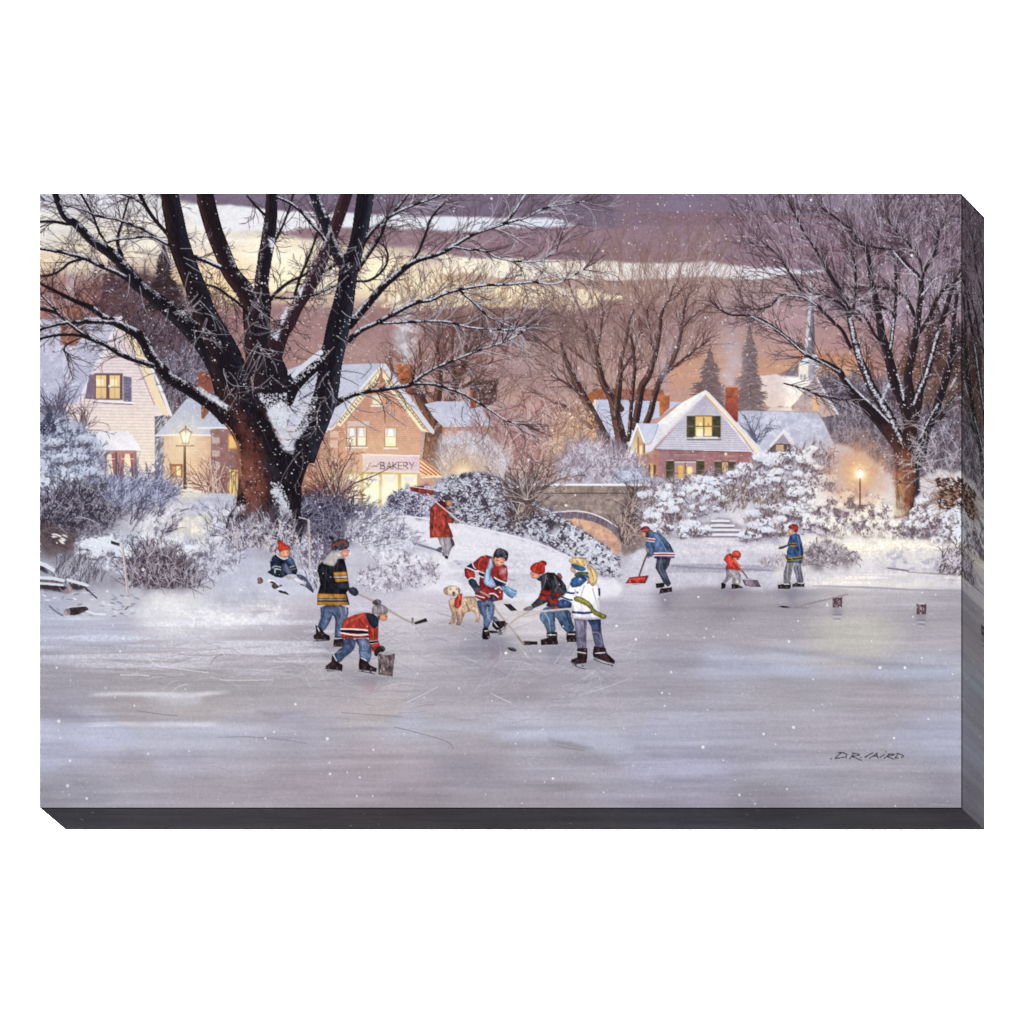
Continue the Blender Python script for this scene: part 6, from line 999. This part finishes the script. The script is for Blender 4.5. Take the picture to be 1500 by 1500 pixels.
# man in red coat with a shovel over his shoulder
P0 = PP = part('painted_person', 'painted man in dark red coat walking down the snowy path')
part('painted_snow_shovel', 'painted red shovel carried over the shoulder of the man in red'); poly('c 250,815 330,825 430,840 420,875 340,865 265,845', (140,56,50), tex=.15); stroke('c 380,865 440,920 520,990 600,1060', 1.7, (196,182,186)); rim('c 258,812 335,824 430,838', (226,222,228), .8, 1)
cur = PP
sub('trousers', None, PP); poly('c 455,1185 560,1180 580,1240 555,1270 540,1310 525,1335 490,1320 495,1270 470,1230', (150,142,154), sm=0, tex=.1); poly('c 545,1185 575,1210 582,1245 560,1260', (92,84,98), sm=1); poly('c 440,1275 480,1250 495,1275 470,1300', (110,104,122), sm=1); fold('c 500,1200 520,1300', (116,108,122)); poly('c 505,1320 535,1325 530,1345 510,1340', (70,62,74))
sub('coat', None, PP); poly('c 400,990 420,950 460,920 500,940 530,980 535,1035 575,1050 570,1085 530,1080 560,1150 570,1185 480,1185 400,1190 395,1100', ((150,62,54),(164,66,56),'v'), tex=.14); fold('c 440,980 430,1080 420,1170', (196,92,72)); fold('c 500,1020 530,1060', (104,36,38), .9, 1.6); fold('c 520,1080 500,1170', (112,40,40), .8, 1.6); poly('c 460,920 500,915 525,970 490,960', (104,36,40), sm=1)
sub('head', None, PP); poly('c 500,915 555,910 568,935 555,960 520,955', (206,138,112), sm=1); poly('c 500,930 525,920 520,950', (130,84,72), .7)
sub('hat', None, PP); poly('c 482,905 495,880 530,870 556,890 560,912 500,915', (72,66,78), sm=1, tex=.15)
sub('glove', None, PP); poly('c 570,1055 610,1065 620,1080 580,1090', (170,150,160), sm=1); stroke('c 440,925 520,990 620,1070', 1.4, (206,194,198), .95); 
# blue jersey boy with red shovel
P0 = PP = part('painted_person', 'painted boy in blue jersey and dark red cap pushing a red shovel')
part('painted_snow_shovel', 'painted red snow shovel pushed by the boy in blue'); poly('r 78,575 110,530 180,520 252,515 225,575 150,582', ((190,62,54),(160,48,46),'h'), tex=.14); stroke('r 180,522 215,420 245,350', 2, (92,76,82)); fold('r 110,545 220,535', (222,104,84)); stroke('r 82,577 225,576', 1, (206,196,202), .8)
cur = PP
sub('trousers', None, PP); poly('r 310,385 415,385 400,440 375,480 400,540 415,575 395,600 360,570 335,520 300,460', (72,76,94), tex=.12, sm=0); fold('r 340,400 330,470 370,540', (120,124,142)); fold('r 390,400 360,470', (46,48,64), .8, 1.6)
skate('r 305,575 360,570 365,600 310,605', None); skate('r 340,615 380,600 415,600 418,635 335,645', 'r 335,655 416,640', 'r 360,603 410,598')
sub('jersey', None, PP); poly('r 240,225 270,195 320,200 370,240 410,290 440,350 440,385 290,390 300,350 270,380 235,370 240,330 225,290 245,260', ((84,106,142),(70,90,126),'v'), tex=.14); stroke('r 292,362 360,360 438,362', 2.2, (178,70,70)); rim('r 294,352 360,350 436,352', (232,228,232), .95, 1.3); rim('r 292,370 438,371', (232,228,232), .9, 1.1); stroke('r 243,250 295,258', 2, (176,74,72)); rim('r 245,242 296,248', (232,228,232), .9, 1.1); rim('r 240,260 292,268', (226,222,228), .8, 1); fold('r 300,220 350,280 380,340', (130,154,190)); fold('r 270,280 290,330', (46,66,106), .8, 1.6)
sub('head', None, PP); poly('r 188,195 235,195 245,220 225,240 200,232', (206,150,128), sm=1); poly('r 230,200 255,195 245,235 230,240', (84,66,66), .9)
sub('hat', None, PP); poly('r 180,190 200,160 240,150 262,170 258,195 215,195', (140,48,52), sm=1, tex=.15); rim('r 190,188 250,180', (206,120,116), .8, 1.1)
sub('glove', None, PP); poly('r 225,310 250,315 260,345 235,350', (190,160,150), sm=1); poly('r 235,370 262,372 255,390 240,388', (196,166,154), sm=1)
# small child in red with grey shovel
P0 = PP = part('painted_person', 'painted small child in red snow jacket bending over a grey shovel')
part('painted_snow_shovel', 'painted grey snow shovel pushed by the small child in red'); poly('r 935,545 970,535 1045,545 1075,600 1000,600 955,585', (122,108,122), tex=.12); stroke('r 925,470 950,500 975,535', 1.7, (110,96,104)); rim('r 940,542 1045,545', (196,188,198), .8, 1)
cur = PP
sub('trousers', None, PP); poly('r 815,470 890,465 925,510 925,560 905,590 865,580 860,530 825,560 800,590 785,580 820,520', (158,148,158), tex=.12); fold('r 850,480 890,530', (206,200,208)); fold('r 835,510 820,560', (112,96,110), .8, 1.6)
skate('r 785,570 815,580 810,605 785,612', None); skate('r 862,580 905,585 935,600 930,612 862,610', 'r 862,620 932,612')
sub('jacket', None, PP); poly('r 815,365 850,350 880,400 920,440 935,475 900,480 850,465 812,470 825,430 800,400', (186,60,50), tex=.14); fold('r 840,380 850,450', (226,104,84)); fold('r 870,420 900,470', (126,34,36), .8, 1.6); stroke('r 880,395 910,440 930,470', 2.2, (190,130,96))
sub('hat', None, PP); poly('r 858,360 870,335 905,330 930,355 925,385 885,390 862,380', (190,58,48), sm=1, tex=.14); fold('r 880,345 920,370', (226,110,90)); glow(1067,806.5,2.9,(160,150,160),.9); poly('r 890,388 918,385 912,402 895,402', (216,160,136), sm=1)
# walking skater in blue and yellow
P0 = PP = part('painted_person', 'painted walking skater in blue and yellow striped jersey and dark red cap')
sub('trousers'); poly('r 1265,410 1370,415 1370,470 1385,550 1380,575 1340,570 1325,510 1308,460 1295,510 1285,575 1240,570 1240,500 1255,440', ((146,142,152),(96,96,112),'h'), tex=.12); fold('r 1270,430 1265,550', (186,182,190)); fold('r 1340,450 1355,550', (70,72,90), .8, 1.6); rim('r 1322,425 1302,470', (206,204,212), .7, 1)
skate('r 1202,585 1250,578 1285,570 1288,600 1270,615 1205,610', 'r 1205,618 1278,620', 'r 1245,580 1280,577'); skate('r 1308,580 1345,565 1388,570 1388,595 1310,600', 'r 1315,604 1388,603', 'r 1345,570 1385,572')
sub('jersey', None, PP); poly('r 1285,225 1320,205 1355,215 1375,280 1385,350 1378,400 1370,425 1262,415 1265,380 1262,340 1275,300 1250,310 1200,320 1205,308 1265,290', ((64,90,136),(52,74,118),'v'), tex=.16)
for y0 in (277,293): poly([(1100+ (1280-1000)/5-0,740+y0/5),(1167,740+(y0-1)/5),(1166.6,740+(y0+11)/5),(1155.6,740+(y0+12)/5)], (226,178,60))
for s in ('r 1265,385 1330,378 1378,368 1378,380 1330,390 1266,396','r 1266,402 1320,400 1376,392 1374,402 1320,410 1266,410'): poly(s, (222,182,66))
box(1155.6,797.2,1166.6,798.4,(36,36,50)); stroke('r 1266,399 1376,386', 1, (36,38,56)); fold('r 1340,230 1355,300 1360,370', (110,140,190)); fold('r 1300,240 1290,290', (36,56,104), .8, 1.6); poly('r 1198,310 1235,298 1260,305 1230,322 1205,322', (116,92,92), sm=1)
sub('head', None, PP); poly('r 1268,175 1300,170 1315,195 1300,220 1275,215', (224,170,146), sm=1); 
sub('hat', None, PP); poly('r 1268,170 1280,145 1320,135 1350,155 1345,195 1320,205 1308,175', (150,52,48), sm=1, tex=.15); fold('r 1295,148 1320,185', (196,90,80))
sub('glove', None, PP); poly('r 1252,365 1275,362 1275,395 1256,398', (140,96,88), sm=1)
FOLD[:] = [.2, 1.2]
# logs, loose stick and planted sticks on the pond
for lab, X, Y in (('painted upright log with a hockey stick leaning on it',1226.5,882),('painted upright log standing alone near the right edge',1349.5,892)):
    part('painted_log', lab); poly([(X-7,Y-8),(X+7.5,Y-8),(X+7,Y+8),(X-6.5,Y+8)], (98,76,82), tex=.22); poly([(X-7,Y-8.4),(X,Y-10),(X+7.5,Y-8.4),(X+5,Y-6.6),(X-5,Y-6.6)], (200,192,202)); dabs([(X-6,Y-6),(X+6,Y-6),(X+6,Y+7),(X-6,Y+7)], 16, (.4,.8), [(190,180,188),(60,44,52)], .7, 3, 1.5, .2)
stick('painted hockey stick lying across the far ice against a log', 's 300,748 390,728 480,708 600,680 705,652', 's 200,745 230,736 285,744 280,754 230,750', w=1.6, sc=(112,98,106)); stroke('s 270,750 340,752 420,752', 1, (124,118,134), .6, own=False)
part('painted_hockey_stick', 'painted hockey stick planted blade up in the snow at the left'); stroke('k 745,755 770,950 795,1180 795,1310', 3.1, (206,196,196)); stroke('k 752,760 776,950 800,1180', 1, (160,140,136), .7, off=.0); poly('k 640,700 725,725 722,752 640,728', (62,56,66), tex=.15); stroke('k 725,735 745,750', 2, (206,196,196)); stroke('k 770,1330 800,1305', 2, (120,112,130), .8); glow(188,873,2,(176,120,120),.7)
part('painted_hockey_stick', 'painted hockey stick planted upright beside the sitting child'); stroke('b 760,1060 762,1200 765,1320 765,1440', 3, (200,190,194)); stroke('b 757,1070 760,1430', 1, (150,136,142), .6); poly('b 690,1040 740,1050 755,1090 720,1085', (60,52,62), tex=.1); rim('b 690,1038 742,1052', (206,204,214), .9, 1.2); glow(452,785,2,(170,100,90),.7)
# wood pile and driftwood on the left shore
part('painted_wood_pile', 'painted snow topped timber lying on the left shore')
for s, c in (('k -20,925 20,930 70,990 60,1005 -20,965',(64,56,66)),('k -20,1050 210,1065 205,1090 -20,1075',(104,84,88)),('k -20,1090 200,1110 250,1130 220,1175 -20,1140',(66,58,64)),('k 250,1075 430,1110 420,1130 330,1160 290,1150',(70,62,68)),('k 205,1150 280,1120 285,1175 210,1185',(150,128,130))): poly(s, c, tex=.2, soft=.8)
for s, w in (('k -20,905 40,925 110,968',5.5),('k -20,1040 100,1045 205,1066',4.2),('k -20,1090 120,1100 200,1108',2.6),('k 245,1058 340,1085 425,1110',4)): stroke(s, w, (214,218,232))
stroke('k 400,1125 450,1170 510,1225', 1.6, (80,72,86)); stroke('k 410,1140 430,1160', 2, (60,54,64))
dabs('60,862 200,868 200,905 60,900', 60, (.5,1.3), [(150,150,172),(130,130,150),(214,216,228)], .6, 8, .1, .3, own=False)
part('painted_driftwood', 'painted dark stump half sunk in the shore ice at the left'); poly('k 240,1310 400,1295 445,1330 400,1350 320,1385 250,1380', (66,56,60), tex=.25, sm=1); poly('k 205,1340 250,1315 275,1340 260,1385 215,1385', (152,138,142), sm=1, tex=.1); stroke('k 80,1300 140,1350 200,1385', 2.5, (130,126,146), .8); stroke('k 250,1310 400,1297', 1.4, (206,206,216), .6); stroke('k 420,1345 500,1370 590,1375', 1.6, (232,234,242))
use(GR)
# ------------------------------------------------------------------ falling snow and paper grain
def flakes(n, r0, r1, a, box_=(58,283,1408,1183)):
    x = rng.uniform(box_[0], box_[2], n); y = rng.uniform(box_[1], box_[3], n); S = Splat(); S.add(x, y, rng.uniform(r0, r1, n), (236,236,242), rng.uniform(a*.5, a, n)); S.flush(2.4, False)
flakes(1600, .3, .6, .6); flakes(800, .45, .8, .85, (58,283,1408,860)); flakes(230, .7, 1.1, .9); flakes(70, 1.1, 1.7, 1); flakes(24, 1.7, 2.3, 1)
flakes(700, .35, .8, .9, (210,400,520,740)); flakes(420, .35, .7, .8, (900,283,1408,560)); flakes(300, .35, .8, .9, (1290,400,1408,720))
FOLD[:] = [0, 1.]
Y_ = C@np.array((.3,.59,.11), f4); C[:] = Y_[..., None]+(C-Y_[..., None])*.87      # the palette is muted
C[:] = 126+(C-126)*1.11
C *= (1+.011*NF+.012*noise(1.3,1.3,77,1))[..., None]
np.clip(C, 0, 255, out=C)
# ------------------------------------------------------------------ build the canvas print from the painted pigment
import bpy
GAIN = 1.15                                        # light falling on the face; pigment albedo stays below 0.87
sc = bpy.context.scene; col_ = sc.collection
lin = np.where(C/255 <= .04045, C/255/12.92, ((C/255+.055)/1.055)**2.4).astype(f4)/GAIN
def principled(name, rough=.75, spec=.04):
    m = bpy.data.materials.new(name); m.use_nodes = True; nt = m.node_tree; b = nt.nodes['Principled BSDF']
    b.inputs['Roughness'].default_value = rough; b.inputs['Specular IOR Level'].default_value = spec
    return m, nt, b
PRINT, nt, b = principled('printed_canvas')
at = nt.nodes.new('ShaderNodeAttribute'); at.attribute_name = 'pigment'; nt.links.new(at.outputs['Color'], b.inputs['Base Color'])
tc = nt.nodes.new('ShaderNodeTexCoord'); nz_ = nt.nodes.new('ShaderNodeTexNoise'); nz_.inputs['Scale'].default_value = 700
mr = nt.nodes.new('ShaderNodeMapRange'); mr.inputs['To Min'].default_value = .68; mr.inputs['To Max'].default_value = .85
nt.links.new(tc.outputs['Object'], nz_.inputs['Vector']); nt.links.new(nz_.outputs['Fac'], mr.inputs['Value']); nt.links.new(mr.outputs['Result'], b.inputs['Roughness'])
def noise_mat(name, c0, c1, scale):
    m, nt, b = principled(name, .8, .1); n = nt.nodes.new('ShaderNodeTexNoise'); n.inputs['Scale'].default_value = scale; r = nt.nodes.new('ShaderNodeValToRGB')
    r.color_ramp.elements[0].color = (*c0, 1); r.color_ramp.elements[1].color = (*c1, 1); nt.links.new(n.outputs['Fac'], r.inputs['Fac']); nt.links.new(r.outputs['Color'], b.inputs['Base Color']); return m
WOODM = noise_mat('pine_bar', (.42,.30,.18), (.52,.38,.24), 9)
def sheet(name, P, colr, quads, parent):
    """one mesh from grid points P (n,3), pigment colr (n,3) and quads (m,4), keeping used points only"""
    u, inv = np.unique(quads.ravel(), return_inverse=True); m = bpy.data.meshes.new(name)
    m.vertices.add(len(u)); m.vertices.foreach_set('co', P[u].astype(f4).ravel()); nq = len(quads)
    m.loops.add(nq*4); m.loops.foreach_set('vertex_index', inv.astype(np.int32).ravel())
    m.polygons.add(nq); m.polygons.foreach_set('loop_start', np.arange(0, nq*4, 4, dtype=np.int32)); m.polygons.foreach_set('loop_total', np.full(nq, 4, np.int32))
    a = m.attributes.new('pigment', 'FLOAT_COLOR', 'POINT'); a.data.foreach_set('color', np.hstack([colr[u], np.ones((len(u), 1))]).astype(f4).ravel())
    m.update(calc_edges=True); m.materials.append(PRINT)
    o = bpy.data.objects.new(name, m); col_.objects.link(o); o.parent = parent; return o
def empty(name, parent=None):
    o = bpy.data.objects.new(name, None); o.empty_display_size = .05; col_.objects.link(o); o.parent = parent; return o
X0w, Z0w = (OX-750)*.001, (750-OY)*.001; DEP = 60
root = empty('canvas_print'); root['label'] = 'wide gallery wrapped canvas print of children playing hockey on a frozen village pond'; root['category'] = 'canvas print'
jj, ii = np.meshgrid(np.arange(W+1), np.arange(H+1)); P = np.stack([X0w+jj*.001, np.zeros_like(jj)*1., Z0w-ii*.001], -1).reshape(-1, 3)
flat = lin.reshape(-1, 3); q = (ii[:-1, :-1]*(W+1)+jj[:-1, :-1]).ravel(); Q = np.stack([q, q+W+1, q+W+2, q+1], 1)
cid = ID[:-1, :-1].copy()
# every stray touch belongs to the part round it: drop specks of a part with fewer than 30 cells
cnt = np.bincount(cid.ravel(), minlength=len(PARTS))
for k in np.nonzero((cnt > 0) & (cnt < 6))[0]: cid[cid == k] = PARTS[k][2] if PARTS[k][2] is not None else SKY
cid = cid.ravel(); order_ = np.argsort(cid, kind='stable'); bounds = np.searchsorted(cid[order_], np.arange(len(PARTS)+1))
objs = {}
kids_ = {}
for k, (n, lab, par) in enumerate(PARTS):
    if par is not None and bounds[k+1] > bounds[k]: kids_[par] = kids_.get(par, 0)+1
for k, (n, lab, par) in sorted(enumerate(PARTS), key=lambda t: t[1][2] is not None):
    cells = order_[bounds[k]:bounds[k+1]]; p = root if par is None else objs.get(par, root)
    if len(cells): o = sheet(n, P, flat, Q[cells], p)
    elif kids_.get(k): o = empty(n, p)
    else: continue
    objs[k] = o
    if lab: o['label'] = lab
# the print folded round the four edges of the stretcher
crease = np.where(np.arange(DEP+1) < 4, .35, 1.)                # pigment darkened in a line where the canvas is creased over the bar
def edge(name, idx, base, along):
    n = len(base); d = np.arange(DEP+1); PP = np.stack([base+np.array((0, t*.001, 0)) for t in d], 1).reshape(-1, 3)
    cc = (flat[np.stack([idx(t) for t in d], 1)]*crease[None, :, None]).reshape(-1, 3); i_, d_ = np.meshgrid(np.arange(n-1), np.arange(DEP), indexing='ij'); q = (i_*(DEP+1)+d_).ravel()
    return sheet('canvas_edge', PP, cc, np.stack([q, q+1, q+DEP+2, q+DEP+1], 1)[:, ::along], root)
ih, iw = np.arange(H+1), np.arange(W+1); G = P.reshape(H+1, W+1, 3)
o = edge('r', lambda t: ih*(W+1)+W-t, G[:, W], -1); o['label'] = 'right side of the canvas where the print folds round'
edge('l', lambda t: ih*(W+1)+t, G[:, 0], 1); o = edge('b', lambda t: (H-t)*(W+1)+iw, G[H], 1); o['label'] = 'dark underside of the canvas'; edge('t', lambda t: t*(W+1)+iw, G[0], -1)
import bmesh
def bar(x0, x1, z0, z1):
    bm = bmesh.new(); bmesh.ops.create_cube(bm, size=1); 
    for v in bm.verts: v.co = ((x0+x1)/2+v.co.x*(x1-x0), .0295+v.co.y*.055, (z0+z1)/2+v.co.z*(z1-z0))
    bmesh.ops.bevel(bm, geom=bm.edges[:], offset=.002, segments=2); m = bpy.data.meshes.new('stretcher_bar'); bm.to_mesh(m); bm.free(); m.materials.append(WOODM); o = bpy.data.objects.new('stretcher_bar', m); col_.objects.link(o); o.parent = root
xa, xb, za, zb = X0w+.001, X0w+W*.001-.001, Z0w-H*.001+.001, Z0w-.001
bar(xa, xa+.045, za, zb); bar(xb-.045, xb, za, zb); bar(xa+.0455, xb-.0455, za, za+.045); bar(xa+.0455, xb-.0455, zb-.045, zb)
# ------------------------------------------------------------------ white studio backdrop, lamps, camera
bm = bmesh.new(); BY = 6.0
for x, z in ((-7.5, -2.2), (1.6, -2.2), (1.6, 7.4), (-7.5, 7.4)): bm.verts.new((x, BY, z))
bm.faces.new(bm.verts); m = bpy.data.meshes.new('white_backdrop'); bm.to_mesh(m); bm.free(); m.materials.append(noise_mat('white_paper', (.86,.86,.86), (.88,.88,.88), 3))
bd = bpy.data.objects.new('white_backdrop', m); col_.objects.link(bd); bd['kind'] = 'structure'
from mathutils import Vector
def lamp(name, loc, aim, size, power):
    l = bpy.data.lights.new(name, 'AREA'); l.shape = 'SQUARE'; l.size = size; l.energy = power; o = bpy.data.objects.new(name, l); col_.objects.link(o); o.location = loc
    o.rotation_euler = (Vector(aim)-Vector(loc)).to_track_quat('-Z', 'Y').to_euler(); return o
KEY, AMB, BDP = 2170, .125, 2400
lamp('key_softbox', (4.1, -13.5, 2.0), (0, 0, 0), 2.0, KEY)
lamp('added_backdrop_lamp', (-7.6, 3.0, 6.6), (-3.6, BY, 3.2), 2.0, BDP); lamp('added_backdrop_lamp', (.6, 3.0, 6.6), (-3.6, BY, 3.2), 2.0, BDP)  # lamps added out of view to overexpose the backdrop to white
w_ = bpy.data.worlds.new('World'); sc.world = w_; w_.use_nodes = True; bgn = w_.node_tree.nodes['Background']; bgn.inputs['Color'].default_value = (1, 1, 1, 1); bgn.inputs['Strength'].default_value = AMB
D = 20.0; k = (DEP*.001)/(D+DEP*.001); cx = (1408-750)*.001+.0345/k; cz = (750-733)*.001-.034/k
cam = bpy.data.cameras.new('camera'); cam.sensor_width = 36; cam.lens = 36*D/1.5; cam.clip_end = 200; cam.clip_start = .5
cam.shift_x = -cx/1.5; cam.shift_y = -cz/1.5; co = bpy.data.objects.new('camera', cam); col_.objects.link(co); co.location = (cx, -D, cz); co.rotation_euler = (math.pi/2, 0, 0); sc.camera = co
sc.view_settings.view_transform = 'Standard'; sc.view_settings.look = 'None'; sc.view_settings.exposure = 0; sc.view_settings.gamma = 1
sc.render.resolution_x = sc.render.resolution_y = 1024
